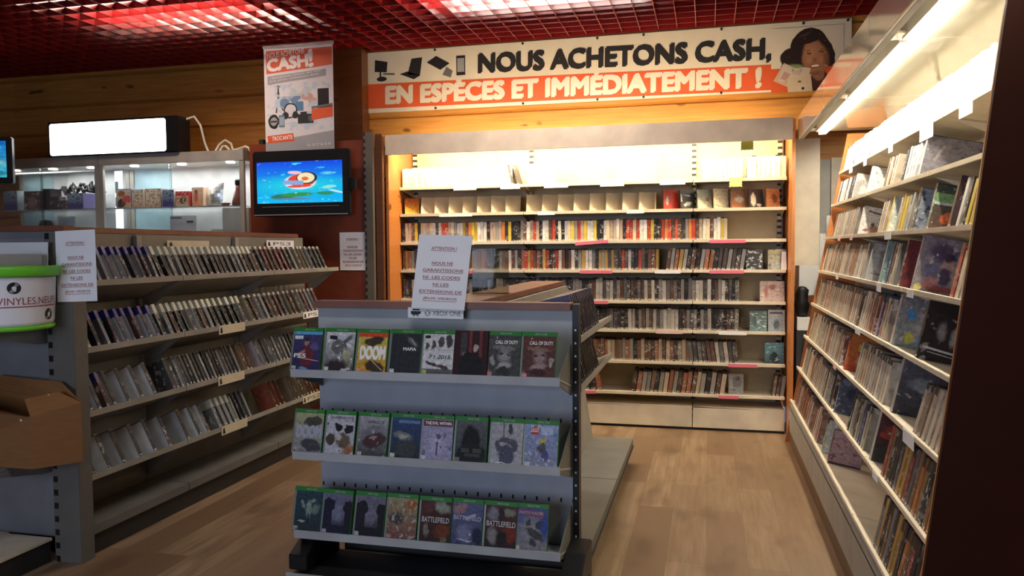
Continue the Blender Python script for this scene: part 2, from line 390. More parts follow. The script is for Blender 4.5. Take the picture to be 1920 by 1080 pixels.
# ------------------------------------------------------------------ leaning unit along the right hand wall
RL = [(.942, 2.044), (.889, 1.804), (.843, 1.565), (.797, 1.321), (.758, 1.074), (.708, .83), (.66, .592), (.616, .336)]
RJ = [2.52, 3.60, 4.93, 6.27]; RN = 2.49
slotted('cream_post', (.5, .43, .31), 2, .05, .42)
ru = thing('leaning_shelving', 'long cream shelving unit leaning back along the right wall under a glossy lit canopy', 'shelving unit', (1.0, 4.4, 0))
def rx(z): return .942 - .193*(2.044-z)
part(MB().prism([(.555, 0), (1.40, 0), (1.40, 2.5), (.835, 2.5)], 'y', RN-.022, RN, 'unlit_laminate'), 'side_panel', ru, .002, label='side panel nearest the camera, its outer face coloured dark as unlit')  # outer leaf coloured dark to stand for an unlit face; inner leaf stays orange
part(MB().prism([(.558, 0.01), (1.39, 0.01), (1.39, 2.33), (.818, 2.33)], 'y', RN+.0005, RN+.014, 'orange_panel'), 'inner_panel', ru)
part(MB().prism([(rx(0)+.03, 0), (1.39, 0), (1.39, 2.33), (rx(2.33), 2.33)], 'y', 6.285, 6.31, 'orange_panel'), 'side_panel', ru, .002, label='orange side panel at the far end')
for i in range(3):
    part(MB().prism([(rx(.2)+.275, .2), (rx(.2)+.29, .2), (rx(2.33)+.29, 2.33), (rx(2.33)+.275, 2.33)], 'y', RJ[i]+.002, RJ[i+1]-.002, 'cream_metal'), 'back_panel', ru)
for k, (lx, lz) in enumerate(RL):
    for i in range(3):
        a, b = RJ[i]+.003, RJ[i+1]-.003
        s = MB().prism([(lx+.004, lz-.012), (lx+.27, lz-.062), (lx+.27, lz-.052), (lx+.004, lz-.003)], 'y', a, b, 'cream_metal')
        s.box(lx-.006, lx+.006, a, b, lz-.017, lz+.003, 'cream_metal')
        sh = part(s, 'shelf', ru, .0015)
        if 0 < i:
            part(MB().prism([(lx+.02, lz-.02), (lx+.26, lz-.066), (lx+.26, lz-.125)], 'y', a+.012, a+.016, 'cream_metal'), 'bracket', sh)
for yy in RJ[1:3]:
    part(MB().prism([(rx(.2)+.262, .2), (rx(.2)+.274, .2), (rx(2.3)+.274, 2.3), (rx(2.3)+.262, 2.3)], 'y', yy-.02, yy+.02, 'cream_post'), 'slotted_post', ru)
for i in range(3):
    part(MB().box(.608, .622, RJ[i]+.003, RJ[i+1]-.003, .094, .30, 'beige_metal').box(.608, 1.0, RJ[i]+.003, RJ[i+1]-.003, .27, .28, 'beige_metal'), 'base_panel', ru, .0015)
part(MB().box(.611, 1.0, RN+.02, 6.27, 0, .092, 'kick_brown'), 'plinth', ru)
cy = thing('shelf_canopy', 'glossy cream canopy with bright fluorescent strips over the right hand shelves', 'canopy', (1.0, 4.4, 2.33))
for i in range(3):
    a, b = (RJ[i] if i else 1.9)+.002, RJ[i+1]-.002
    part(MB().box(.648, .662, a, b, 2.302, 2.47, 'gloss_cream'), 'fascia', cy, .002)
    part(MB().box(.662, .688, a, b, 2.302, 2.318, 'beige_metal'), 'fascia_rail', cy)
    part(MB().box(.845, 1.40, a, b, 2.350, 2.364, 'gloss_cream'), 'soffit', cy, .001)
    part(MB().box(.770, .842, a+.02, b-.02, 2.346, 2.40, 'white_plastic'), 'lamp_tray', cy)
    part(MB().box(.790, .838, a+.03, b-.03, 2.326, 2.345, 'tube_glow'), 'diffuser', cy, label='glowing white diffuser')
    part(MB().box(.662, .848, b-.11, b-.002, 2.352, 2.364, 'gloss_cream'), 'cross_piece', cy)
part(MB().box(.85, 1.41, 2.5, 6.29, 2.365, 2.40, 'dark_metal'), 'top_board', cy)

# ------------------------------------------------------------------ grey gondolas
TH = R(24); CT, ST = math.cos(TH), math.sin(TH)
def gondola_side(root, sgn, xl, zs, segs, depth, mat, brk=True):
    """tilted shelves with a lip at x = xl, falling back away from the aisle; sgn = direction of the aisle"""
    for zz in zs:
        for a, b in segs:
            p = [(xl, zz-.03), (xl-sgn*.006, zz-.03), (xl-sgn*.006, zz-.012), (xl-sgn*depth*CT, zz-.012-depth*ST), (xl-sgn*depth*CT, zz-.003-depth*ST), (xl-sgn*.006, zz-.003), (xl-sgn*.004, zz), (xl, zz)]
            sh = part(MB().prism(p, 'y', a+.003, b-.003, mat), 'shelf', root)
            for ye in (a+.006, b-.006):
                part(MB().prism([(xl-sgn*.01, zz-.01), (xl-sgn*depth*CT, zz-.012-depth*ST), (xl-sgn*depth*CT, zz-.10-depth*ST), (xl-sgn*.03, zz-.032)], 'y', ye-.0015, ye+.0015, mat), 'bracket', sh)
# --- left gondola
LZ = [1.36, 1.035, .72, .405]; LJ = [3.18, 3.92, 4.90, 5.88]; LX = -2.93
lg = thing('gondola_shelving', 'dark grey gondola shelf unit on the left with four tilted shelves of game cases', 'shelving unit', (-3.3, 4.5, 0))
gondola_side(lg, 1, LX, LZ, list(zip(LJ[:-1], LJ[1:])), .30, 'beige_metal')
for i in range(3):
    part(MB().prism([(-3.23, .1), (-3.21, .1), (-3.25, 1.60), (-3.27, 1.60)], 'y', LJ[i]+.002, LJ[i+1]-.002, 'panel_metal'), 'back_panel', lg)  # back panels in a darker metal that stands in for shade between shelves
    b = MB().prism([(-3.21, .150), (LX, .150), (LX, .105), (LX-.008, .105), (LX-.008, .14), (-3.21, .14)], 'y', LJ[i]+.003, LJ[i+1]-.003, 'dim_metal')  # base shelf colour darkened for the shade of the shelf above
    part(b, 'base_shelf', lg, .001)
part(MB().box(-3.20, LX-.02, 3.2, 5.86, 0, .10, 'dark_metal'), 'plinth', lg)
part(MB().box(-3.36, -3.245, 3.19, 5.80, 1.60, 1.63, 'cap_wood'), 'cap', lg, .002, label='dark red wooden top strip')
for yy in LJ[1:3]: part(MB().box(-3.245, -3.22, yy-.02, yy+.02, .1, 1.59, 'beige_metal'), 'upright', lg)
part(MB().box(-3.45, -3.275, 3.19, 5.86, 0.0, 1.59, 'dark_metal'), 'core_panel', lg)
# --- its end display, facing the camera
slotted('grey_post', (.13, .125, .11), 2, .065, .45, 0, -.06, -.035)
le = thing('end_display', 'grey gondola end with shelves for a record tub and a cardboard box, far left', 'shelving unit', (-3.0, 3.12, 0))
part(MB().box(-4.2, -3.02, 3.135, 3.155, .1, 1.60, 'shaded_left_metal'), 'back_panel', le)  # end display metal darkened in colour for the weaker light on this side
part(MB().box(-4.2, -2.965, 3.10, 3.165, 1.60, 1.625, 'cap_wood'), 'cap', le, .002)
part(MB().box(-3.065, -2.912, 3.085, 3.17, 0.0, 1.59, 'grey_post'), 'upright', le, .002)
for zz in (1.145, .52):
    sh = part(MB().box(-4.2, -3.09, 2.80, 3.13, zz-.012, zz, 'shaded_left_metal').box(-4.2, -3.09, 2.80, 2.808, zz-.034, zz, 'shaded_left_metal'), 'shelf', le, .001)
    part(MB().prism([(3.13, zz-.013), (2.81, zz-.013), (2.81, zz-.034), (3.06, zz-.085), (3.13, zz-.085)], 'x', -3.095, -3.09, 'shaded_left_metal'), 'bracket', sh)
part(MB().box(-4.2, -3.075, 2.62, 3.08, .105, .118, 'cream_metal').box(-4.2, -3.075, 2.62, 2.63, .075, .118, 'shaded_left_metal'), 'base_shelf', le, .001)
part(MB().box(-4.2, -3.085, 2.66, 3.08, 0, .10, 'dark_metal'), 'plinth', le)
# --- centre gondola
cg = thing('gondola_shelving', 'low grey double sided gondola in the centre with a wooden top strip', 'shelving unit', (-1.1, 4.4, 0))
CX = -.52
part(MB().prism([(-.80, .16), (-.78, .16), (-.96, 1.235), (-.98, 1.235)], 'y', 3.33, 5.44, 'beige_metal'), 'back_panel', cg)
part(MB().prism([(-1.42, .16), (-1.40, .16), (-1.19, 1.235), (-1.21, 1.235)], 'y', 3.33, 5.44, 'beige_metal'), 'back_panel', cg)
part(MB().box(-1.20, -.97, 5.42, 5.44, .16, 1.235, 'beige_metal'), 'end_panel', cg)
part(MB().box(-1.21, -.985, 3.335, 5.42, 1.237, 1.268, 'cap_wood'), 'cap', cg, .002, label='reddish wooden top strip')
gondola_side(cg, 1, CX-.01, [1.12, .905], [(3.34, 4.45)], .26, 'beige_metal')
gondola_side(cg, -1, -1.68, [.99, .63], [(3.34, 4.45), (4.45, 5.42)], .26, 'beige_metal')
for a, b in ((3.33, 4.45), (4.45, 5.44)):
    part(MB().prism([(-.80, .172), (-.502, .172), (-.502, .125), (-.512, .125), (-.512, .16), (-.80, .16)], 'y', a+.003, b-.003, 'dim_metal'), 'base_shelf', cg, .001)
    part(MB().prism([(-1.40, .172), (-1.70, .172), (-1.70, .125), (-1.69, .125), (-1.69, .16), (-1.40, .16)], 'y', a+.003, b-.003, 'beige_metal'), 'base_shelf', cg, .001)
    part(MB().box(-1.66, -.55, a+.01, b-.01, 0, .12, 'dark_metal'), 'plinth', cg)
part(MB().box(-.506, -.495, 3.34, 5.43, .118, .124, 'dark_metal'), 'edge_strip', cg)
# --- its end display
slotted('perforated_panel', (.30, .315, .345), 0, .0535, .14, 2, .80, .818)
slotted('black_post', (.012, .012, .012), 2, .065, .0)
ce = thing('end_display', 'grey gondola end with three tilted shelves of green topped game cases, centre front', 'shelving unit', (-1.15, 3.28, 0))
for i, (za, zb) in enumerate(((.17, .60), (.60, .955), (.955, 1.236))):
    nm = 'panel_%d' % i
    slotted(nm, (.38, .395, .405) if i == 2 else (.40, .42, .47), 0, .0535, .16, 2, (.405, .75, 9)[i], (.423, .768, 9)[i])
    part(MB().box(-1.745, -.558, 3.285, 3.30, za, zb, nm), 'back_panel', ce)
part(MB().box(-1.745, -.562, 3.245, 3.33, 1.2365, 1.268, 'cap_wood'), 'cap', ce, .002, label='reddish wooden top strip')
EZ = [.992, .637, .293]
for zz in EZ:
    d, t_ = .29, R(14); c1, s1 = math.cos(t_), math.sin(t_)
    p = [(3.0, zz-.034), (3.006, zz-.034), (3.006, zz-.014), (3.0+d*c1, zz-.014-d*s1), (3.0+d*c1, zz-.006-d*s1), (3.006, zz-.006), (3.006, zz), (3.0, zz)]
    sh = part(MB().prism(p, 'x', -1.73, -.562, 'cool_metal'), 'shelf', ce)
    for xe in (-1.727, -.566):
        part(MB().prism([(3.004, zz+.0), (3.28, zz+.10), (3.28, zz-.12), (3.02, zz-.034)], 'x', xe-.002, xe+.002, 'dim_metal'), 'bracket', sh)
for x0, x1 in ((-.557, -.530),):
    u = part(MB().box(x0, x1, 3.27, 3.33, 0.05, 1.262, 'black_plastic'), 'upright', ce, .001)
    hm = MB()
    for k in range(17): hm.box((x0+x1)/2-.0035, (x0+x1)/2+.0035, 3.2685, 3.2705, .26+k*.0555, .269+k*.0555, 'white_plastic')
    part(hm, 'slots', u)
part(MB().box(-1.73, -.57, 2.935, 3.28, .10, .112, 'dark_metal').box(-1.73, -.57, 2.925, 2.935, .06, .135, 'cool_metal'), 'base_shelf', ce, .001)  # deck coloured near black for the shadow under the lowest shelf
part(MB().box(-1.70, -.60, 2.97, 3.25, 0, .10, 'dark_metal'), 'plinth', ce)
for x0 in (-1.735, -.56):
    part(MB().prism([(3.27, 0), (3.27, .26), (3.10, .26), (2.96, .20), (2.96, .135), (3.2, .135), (3.2, 0)], 'x', x0, x0+.085, 'black_plastic'), 'foot', ce, .004)

# ------------------------------------------------------------------ red partition with the television, hanging poster, banner
pp = thing('laminate_panel', 'dark red laminate partition that carries the television, left of the white wall unit', 'partition', (-3.35, 6.22, 0))
part(MB().box(-3.93, -2.835, 6.20, 6.235, 0, 2.43, 'maroon_laminate'), 'panel', pp, .002)
slotted('rail_post', (.12, .105, .08), 2, .06, .5, 0, .5155, .532)
part(MB().box(-2.835, -2.755, 6.185, 6.225, 0, 2.49, 'rail_post'), 'slotted_rail', pp, .002, label='grey slotted steel rail')
part(MB().box(-2.755, -2.69, 6.24, 6.28, 0, 2.48, 'brown_post'), 'edge_post', pp, .002)
part(MB().box(-3.93, -3.88, 6.235, 6.55, 0, 2.43, 'maroon_laminate'), 'return_panel', pp, .002)

art('tv_picture', ((.0, .50, .92), (.0, .06, .80)), [
    ('e', .5, .42, .8, .30, 0, (.01, .68, .78), .9), ('e', .83, .70, .10, .05, 0, (.15, .75, .85), .9), ('n', 5, 9, .66, (.05, .75, .85), 3),
    ('e', .30, .15, .16, .08, 0, (.02, .20, .10), .3), ('e', .48, .20, .22, .06, 4, (.03, .30, .06), .3), ('e', .80, .22, .12, .05, -3, (.02, .28, .12), .3),
    ('e', .42, .10, .28, .035, 0, (.12, .22, .45), .5), ('e', .93, .26, .12, .025, -28, (.55, .85, .9), .4), ('e', .84, .37, .10, .05, 15, (.30, .80, .75), .5),
    ('e', .51, .50, .20, .19, 0, (.75, .85, .92), .15), ('e', .53, .54, .17, .16, 0, (.80, .06, .02), .1), ('e', .59, .60, .125, .15, 0, (.03, .02, .05), .06), ('e', .58, .60, .105, .13, 0, (.90, .80, .50), .1),
    ('e', .57, .58, .045, .05, 0, (.85, .15, .03), .2), ('e', .45, .73, .09, .045, -8, (.9, .55, .6), .2), ('r', .43, .49, .12, .05, -4, (.25, .40, .75)), ('e', .50, .40, .16, .035, 3, (.75, .08, .05), .2),
    ('n', 16, 30, .66, (.75, .9, .95), 9)], emit=1.0, warp=0)
tv = thing('television', 'black flat television on the red partition showing a blue cartoon sky with a red emblem', 'television', (-3.36, 6.10, 1.79))
part(MB().box(-3.81, -2.912, 6.05, 6.115, 1.79, 2.345, 'black_plastic'), 'housing', tv, .012)
part(MB().face([(-3.767, 6.0485, 1.90), (-2.966, 6.0485, 1.90), (-2.966, 6.0485, 2.25), (-3.767, 6.0485, 2.25)], 'tv_picture', UQ), 'screen', tv, label='lit screen with blue sky picture')
part(MB().box(-3.80, -2.92, 6.0475, 6.0488, 1.797, 1.805, 'grey_metal'), 'trim_strip', tv)
part(MB().box(-3.72, -3.0, 6.0475, 6.0488, 1.868, 1.871, 'grey_metal'), 'bezel_line', tv)
part(MB().box(-3.50, -3.22, 6.115, 6.20, 1.95, 2.2, 'dark_metal'), 'wall_bracket', tv)
part(MB().box(-2.91, -2.865, 6.07, 6.12, 2.0, 2.10, 'black_plastic'), 'speaker_pod', tv, .004)

def plane_txt(mb, y, body, rect, mat, bold=.0, shear=0, ang=0):
    u, v = Vector((math.cos(R(ang)), 0, math.sin(R(ang)))), Vector((-math.sin(R(ang)), 0, math.cos(R(ang))))
    x0, z0, x1, z1 = rect
    return mb.text(body, (x0, y, z0), u, v, (0, 0, x1-x0, z1-z0), mat, bold, shear=shear)
po = thing('hanging_poster', 'white and orange shop poster hanging above the television, its top against the red ceiling', 'poster', (-3.41, 6.15, 2.2))
PY = 6.150
part(MB().box(-3.735, -3.085, PY, PY+.003, 2.2, 3.245, 'poster_white'), 'sheet', po)
part(MB().box(-3.742, -3.078, PY-.008, PY+.010, 3.235, 3.262, 'aluminium'), 'top_rail', po, .003)
part(MB().face([(-3.712, PY-.001, 3.018), (-3.09, PY-.001, 3.065), (-3.09, PY-.001, 3.215), (-3.712, PY-.001, 3.215)], 'orange_ink'), 'orange_field', po)
l = MB(); plane_txt(l, PY-.002, 'NOUS ACHETONS', (-3.700, 3.148, -3.345, 3.196), 'white_ink', .012, ang=4); plane_txt(l, PY-.002, 'CASH', (-3.695, 3.04, -3.315, 3.138), 'white_ink', .05, ang=4)
plane_txt(l, PY-.002, '!', (-3.30, 3.06, -3.268, 3.20), 'white_ink', .03, ang=4); part(l, 'lettering', po)
part(MB().face([(-3.703, PY-.001, 2.925), (-3.148, PY-.001, 2.975), (-3.148, PY-.001, 3.033), (-3.703, PY-.001, 2.998)], 'grey_ink'), 'grey_band', po)
l = MB(); plane_txt(l, PY-.002, 'Smartphones, consoles, jeux video', (-3.66, 2.972, -3.19, 2.987), 'white_ink', .0, ang=5); plane_txt(l, PY-.002, 'hi-fi, photo, ordinateurs, DVD', (-3.68, 2.945, -3.21, 2.959), 'white_ink', .0, ang=5); part(l, 'small_lettering', po)
art('gear_print', (.66, .66, .68), [
    ('e', .52, .80, .20, .15, 20, (.50, .55, .54), .3), ('e', .48, .86, .13, .08, 30, (.62, .66, .66), .3), ('e', .62, .70, .10, .09, -20, (.55, .32, .27), .2), ('e', .70, .61, .07, .08, -40, (.58, .36, .30), .3),
    ('r', .16, .60, .012, .22, -6, (.05, .05, .05)), ('r', .20, .62, .010, .20, 12, (.05, .05, .05)), ('r', .175, .84, .012, .08, 0, (.04, .04, .04)), ('e', .175, .94, .025, .03, 0, (.03, .03, .03), .1),
    ('r', .36, .60, .16, .12, 0, (.16, .26, .42)), ('n', 9, 7, .52, (.45, .58, .68), 4), ('r', .50, .50, .06, .10, 0, (.10, .22, .36)), ('e', .36, .42, .105, .17, 0, (.02, .02, .025), .05), ('e', .36, .42, .082, .14, 0, (.62, .63, .66), .05),
    ('e', .28, .32, .05, .08, 0, (.03, .03, .03), .1), ('e', .43, .32, .05, .08, 0, (.03, .03, .03), .1), ('r', .59, .23, .12, .10, 0, (.03, .035, .035)), ('e', .67, .23, .05, .08, 0, (.10, .12, .12), .2), ('r', .56, .35, .05, .03, 0, (.03, .03, .03)),
    ('e', .095, .20, .085, .16, 0, (.02, .02, .02), .06), ('e', .095, .20, .055, .10, 0, (.35, .36, .38), .1), ('r', .095, .20, .05, .02, 0, (.05, .05, .05)), ('r', .22, .20, .045, .13, 0, (.12, .20, .26)), ('r', .22, .20, .036, .09, 0, (.30, .42, .48)),
    ('r', .865, .64, .085, .21, 0, (.012, .012, .016)), ('e', .93, .46, .09, .065, 0, (.015, .015, .018), .1)], rough=.4, coat=.2, warp=.05, tone=False)
part(MB().face([(-3.71, PY-.001, 2.53), (-3.095, PY-.001, 2.53), (-3.095, PY-.001, 2.93), (-3.71, PY-.001, 2.93)], 'gear_print', UQ), 'gear_picture', po)
part(MB().face([(-3.29, PY-.002, 2.605), (-3.092, PY-.002, 2.63), (-3.092, PY-.002, 2.715), (-3.29, PY-.002, 2.70)], 'orange_ink').face([(-3.29, PY-.0021, 2.702), (-3.092, PY-.0021, 2.722), (-3.092, PY-.0021, 2.742), (-3.29, PY-.0021, 2.722)], 'dark_grey_ink'), 'price_field', po)
part(MB().face([(-3.735, PY-.001, 2.2), (-3.085, PY-.001, 2.2), (-3.085, PY-.001, 2.515), (-3.735, PY-.001, 2.435)], 'grey_ink'), 'grey_field', po)
l = MB(); l.face([(-3.708, PY-.002, 2.425), (-3.455, PY-.002, 2.437), (-3.468, PY-.002, 2.505), (-3.716, PY-.002, 2.488)], 'orange_ink'); part(l, 'name_plate', po)
l = MB(); plane_txt(l, PY-.003, 'TROCANTE', (-3.67, 2.445, -3.475, 2.480), 'white_ink', .015, ang=3); part(l, 'name_lettering', po)
l = MB(); plane_txt(l, PY-.003, 'Tel. 02 97 46 52 53', (-3.34, 2.385, -3.115, 2.405), 'white_ink', 0, ang=2); part(l, 'phone_lettering', po)

BY = 6.938
bn = thing('banner', 'wide white and orange buying banner on the log wall above the cream wall unit', 'banner', (-1.03, BY, 2.79))
part(MB().box(-3.19, 1.12, BY, BY+.004, 2.785, 3.345, 'vinyl_white'), 'sheet', bn)
part(MB().face([(-3.172, BY-.001, 2.826), (1.02, BY-.001, 2.797), (1.02, BY-.001, 3.005), (-3.172, BY-.001, 3.055)], 'orange_ink'), 'orange_stripe', bn)
l = MB(); plane_txt(l, BY-.002, 'NOUS ACHETONS CASH,', (-2.03, 3.075, .495, 3.262), 'black_ink', .052, ang=-.9); part(l, 'black_lettering', bn)
l = MB(); plane_txt(l, BY-.002, 'EN ESPÈCES ET IMMÉDIATEMENT !', (-2.937, 2.868, .413, 3.060), 'vinyl_white', .055, ang=-.6); part(l, 'white_lettering', bn)
ic = MB()
def poly(mb, y, pts, mat): return mb.face([(a, y, b) for a, b in pts], mat)
def disc(mb, y, cx, cz, rx_, rz, mat, n=28, a0=0): return mb.face([(cx+rx_*math.cos(2*math.pi*i/n), y, cz+rz*math.sin(2*math.pi*i/n)) for i in range(n)], mat)
def icon(name, draw):
    m = MB(); draw(m); part(m, name, bn)
icon('monitor_print', lambda m: (poly(m, BY-.002, [(-3.05, 3.165), (-2.93, 3.155), (-2.92, 3.25), (-3.045, 3.275)], 'black_ink'), poly(m, BY-.002, [(-2.97, 3.135), (-2.85, 3.125), (-2.85, 3.142), (-2.96, 3.15)], 'dark_grey_ink'), disc(m, BY-.002, -2.98, 3.095, .05, .022, 'black_ink'), poly(m, BY-.0015, [(-3.0, 3.09), (-2.985, 3.09), (-2.985, 3.17), (-3.0, 3.17)], 'black_ink')))
icon('laptop_print', lambda m: (poly(m, BY-.002, [(-2.72, 3.125), (-2.60, 3.105), (-2.575, 3.27), (-2.68, 3.265)], 'black_ink'), poly(m, BY-.002, [(-2.80, 3.13), (-2.66, 3.075), (-2.60, 3.105), (-2.72, 3.15)], 'black_ink')))
icon('camera_print', lambda m: (poly(m, BY-.002, [(-2.53, 3.22), (-2.40, 3.145), (-2.31, 3.20), (-2.44, 3.275)], 'black_ink'), poly(m, BY-.002, [(-2.38, 3.10), (-2.30, 3.07), (-2.28, 3.13), (-2.34, 3.17)], 'dark_grey_ink')))
icon('phone_print', lambda m: (poly(m, BY-.002, [(-2.245, 3.085), (-2.16, 3.085), (-2.16, 3.262), (-2.245, 3.262)], 'black_ink'), poly(m, BY-.0024, [(-2.236, 3.115), (-2.169, 3.115), (-2.169, 3.24), (-2.236, 3.24)], 'grey_ink')))
art('portrait_print', (.72, .66, .56), [('r', .5, .145, .6, .23, 0, (.66, .10, .025)), ('r', .75, .03, .3, .06, 0, (.72, .66, .56)),
    ('e', .54, .66, .27, .33, 8, (.022, .012, .010), .04), ('e', .34, .48, .20, .24, 48, (.022, .012, .010), .06), ('e', .26, .36, .13, .14, 40, (.022, .012, .010), .1), ('e', .77, .58, .11, .22, 18, (.022, .012, .010), .06), ('e', .62, .16, .20, .22, 10, (.05, .018, .02), .1), ('e', .66, .30, .10, .16, 0, (.30, .13, .065), .2),
    ('e', .60, .52, .185, .295, 4, (.33, .15, .078), .18), ('e', .56, .60, .12, .16, 4, (.44, .215, .12), .9), ('e', .53, .47, .06, .07, 0, (.46, .22, .13), .9), ('e', .69, .48, .05, .07, 0, (.42, .19, .11), .9), ('e', .76, .50, .06, .20, 6, (.20, .085, .045), .8), ('e', .62, .27, .12, .05, 8, (.22, .095, .05), .7), ('e', .50, .835, .22, .10, 12, (.022, .012, .010), .1), ('e', .525, .585, .036, .017, -6, (.02, .012, .01), .2), ('e', .69, .60, .036, .017, 6, (.02, .012, .01), .2), ('e', .52, .632, .05, .008, 4, (.08, .04, .025), .6), ('e', .70, .642, .05, .008, 12, (.08, .04, .025), .6), ('e', .525, .590, .012, .008, 0, (.5, .42, .36), .4), ('e', .69, .605, .012, .008, 0, (.5, .42, .36), .4), ('e', .46, .88, .16, .03, 24, (.07, .04, .03), .8),
    ('e', .61, .48, .03, .05, 6, (.28, .12, .06), .5), ('e', .61, .385, .075, .032, 8, (.30, .05, .04), .2), ('e', .615, .39, .062, .018, 8, (.75, .70, .62), .2),
    ('r', .30, .22, .22, .155, -28, (.58, .40, .33)), ('r', .33, .27, .20, .13, -12, (.60, .52, .44)), ('n', 22, 22, .68, (.70, .45, .38), 2), ('e', .36, .40, .12, .045, -12, (.20, .27, .12), .6), ('r', .20, .25, .05, .06, -28, (.48, .28, .25)), ('r', .24, .16, .03, .03, -28, (.40, .30, .30)), ('r', .36, .30, .06, .035, -12, (.50, .42, .36)), ('e', .42, .33, .03, .03, 0, (.42, .34, .30), .5), ('e', .30, .34, .02, .03, 0, (.34, .24, .22), .5), ('r', .40, .10, .17, .13, 6, (.62, .50, .36)), ('e', .42, .06, .09, .06, 20, (.68, .52, .40), .3), ('e', .40, .16, .03, .02, 0, (.12, .08, .06), .3)], rough=.45, coat=.1, warp=.05, tone=False)
part(MB().face([(.50, BY-.003, 2.775), (1.06, BY-.003, 2.775), (1.06, BY-.003, 3.30), (.50, BY-.003, 3.30)], 'portrait_print', UQ), 'portrait_picture', bn, label='printed picture of a smiling dark haired woman holding banknotes')
for xx in (-3.17, -2.45, -1.62, -.95, -.55, .1, .75, 1.09):
    for zz in (2.80, 3.33):
        m = MB(); m.tube([(xx, BY+.001, zz), (xx, BY-.006, zz)], .011, 'black_ink', 10); part(m, 'eyelet', bn)

# ------------------------------------------------------------------ notices
LINES = [('ATTENTION !', .26, .74, .800, .842), ('NOUS NE', .30, .70, .600, .640), ('GARANTISSONS', .14, .90, .505, .545), ('NI  LES CODES', .16, .86, .408, .448), ('NI LES', .36, .66, .312, .352), ('EXTENSIONS DE', .12, .92, .215, .255), ('JEUX VIDEOS', .20, .84, .118, .158)]
def notice(root, o, u, v, wd, ht, ink='red_ink'):
    o, u, v = Vector(o), Vector(u).normalized(), Vector(v).normalized(); n = u.cross(v)
    m = MB(); q = [o, o+u*wd, o+u*wd+v*ht, o+v*ht]
    m.face(q, 'white_paper'); m.face([p-n*.0012 for p in reversed(q)], 'white_paper')
    for i in range(4): m.face([q[i], q[i]-n*.0012, q[(i+1) % 4]-n*.0012, q[(i+1) % 4]], 'white_paper')
    part(m, 'sheet', root)
    l = MB(); oo = o+n*.0008
    for s, a, b, c, d in LINES:
        l.text(s, oo, u, v, (a*wd, c*ht, b*wd, d*ht), ink, .012)
        l.face([oo+u*a*wd+v*(c-.014)*ht, oo+u*b*wd+v*(c-.014)*ht, oo+u*b*wd+v*(c-.008)*ht, oo+u*a*wd+v*(c-.008)*ht], ink)
    part(l, 'lettering', root)
r_ = thing('notice_sheet', 'white notice with red lettering in a clear holder, standing on the centre gondola end', 'notice', (-1.15, 3.235, 1.243))
notice(r_, (-1.262, 3.222, 1.244), (1, 0, -.04), (.11, .05, 1), .243, .322)
part(MB().box(-.12, .12, .003, .006, 0, .33, 'acrylic', Matrix.Translation((-1.135, 3.225, 1.244)) @ Matrix.Rotation(R(6), 4, 'Y') @ Matrix.Rotation(R(-3), 4, 'X')), 'clear_holder', r_)
r_ = thing('notice_sheet', 'white notice with red lettering hanging over the near corner of the left gondola', 'notice', (-2.88, 3.075, 1.27))
notice(r_, (-2.988, 3.075, 1.262), (1, .05, .03), (-.012, 0.01, 1), .214, .335)
r_ = thing('notice_sheet', 'white notice with red lettering pinned on the red partition below the television', 'notice', (-2.955, 6.195, 1.32))
notice(r_, (-3.075, 6.196, 1.322), (1, 0, 0), (0, 0, 1), .237, .326, 'red_ink')
# console name strip on the centre end display
st = thing('name_strip', 'white strip with black console symbols under the notice on the centre gondola end', 'label strip', (-1.155, 3.238, 1.19))
O, U, V = Vector((-1.284, 3.236, 1.198)), Vector((1, 0, -.012)).normalized(), Vector((.012, 0, 1)).normalized()
part(MB().face([O, O+U*.256, O+U*.256+V*.046, O+V*.046], 'white_paper').face([O+Vector((0, .001, 0)), O+V*.046+Vector((0, .001, 0)), O+U*.256+V*.046+Vector((0, .001, 0)), O+U*.256+Vector((0, .001, 0))], 'white_paper'), 'strip', st)
F = Vector((0, -.001, 0))
def fpoly(m, pts, mat): m.face([O+F+U*a+V*b for a, b in pts], mat)
l = MB(); fpoly(l, [(.014, .020), (.020, .014), (.045, .014), (.060, .020), (.060, .030), (.014, .030)], 'black_ink'); fpoly(l, [(.022, .034), (.056, .034), (.054, .040), (.020, .040)], 'black_ink'); fpoly(l, [(.024, .006), (.036, .013), (.050, .006), (.050, .012), (.024, .012)], 'black_ink'); part(l, 'controller_symbol', st)
l = MB(); n_ = 24; l.face([O+F+U*(.092+.014*math.cos(2*math.pi*i/n_))+V*(.023+.014*math.sin(2*math.pi*i/n_)) for i in range(n_)], 'grey_ink')
l.text('X', O+F*1.6, U, V, (.083, .012, .101, .034), 'white_paper', .03); part(l, 'round_symbol', st)
l = MB(); l.text('XBOX ONE', O+F, U, V, (.115, .013, .245, .034), 'dark_grey_ink', -.004); part(l, 'lettering', st)
# clear sign holder without a sheet
h = thing('acrylic_holder', 'empty clear acrylic sign holder on the wooden strip behind the white notice', 'sign holder', (-1.09, 3.9, 1.268))
part(MB().box(-1.185, -.99, 3.885, 3.888, 1.268, 1.50, 'acrylic').box(-1.185, -.99, 3.891, 3.894, 1.268, 1.50, 'acrylic'), 'sheet', h)
part(MB().box(-1.185, -.99, 3.86, 3.95, 1.2682, 1.2712, 'acrylic'), 'foot', h)

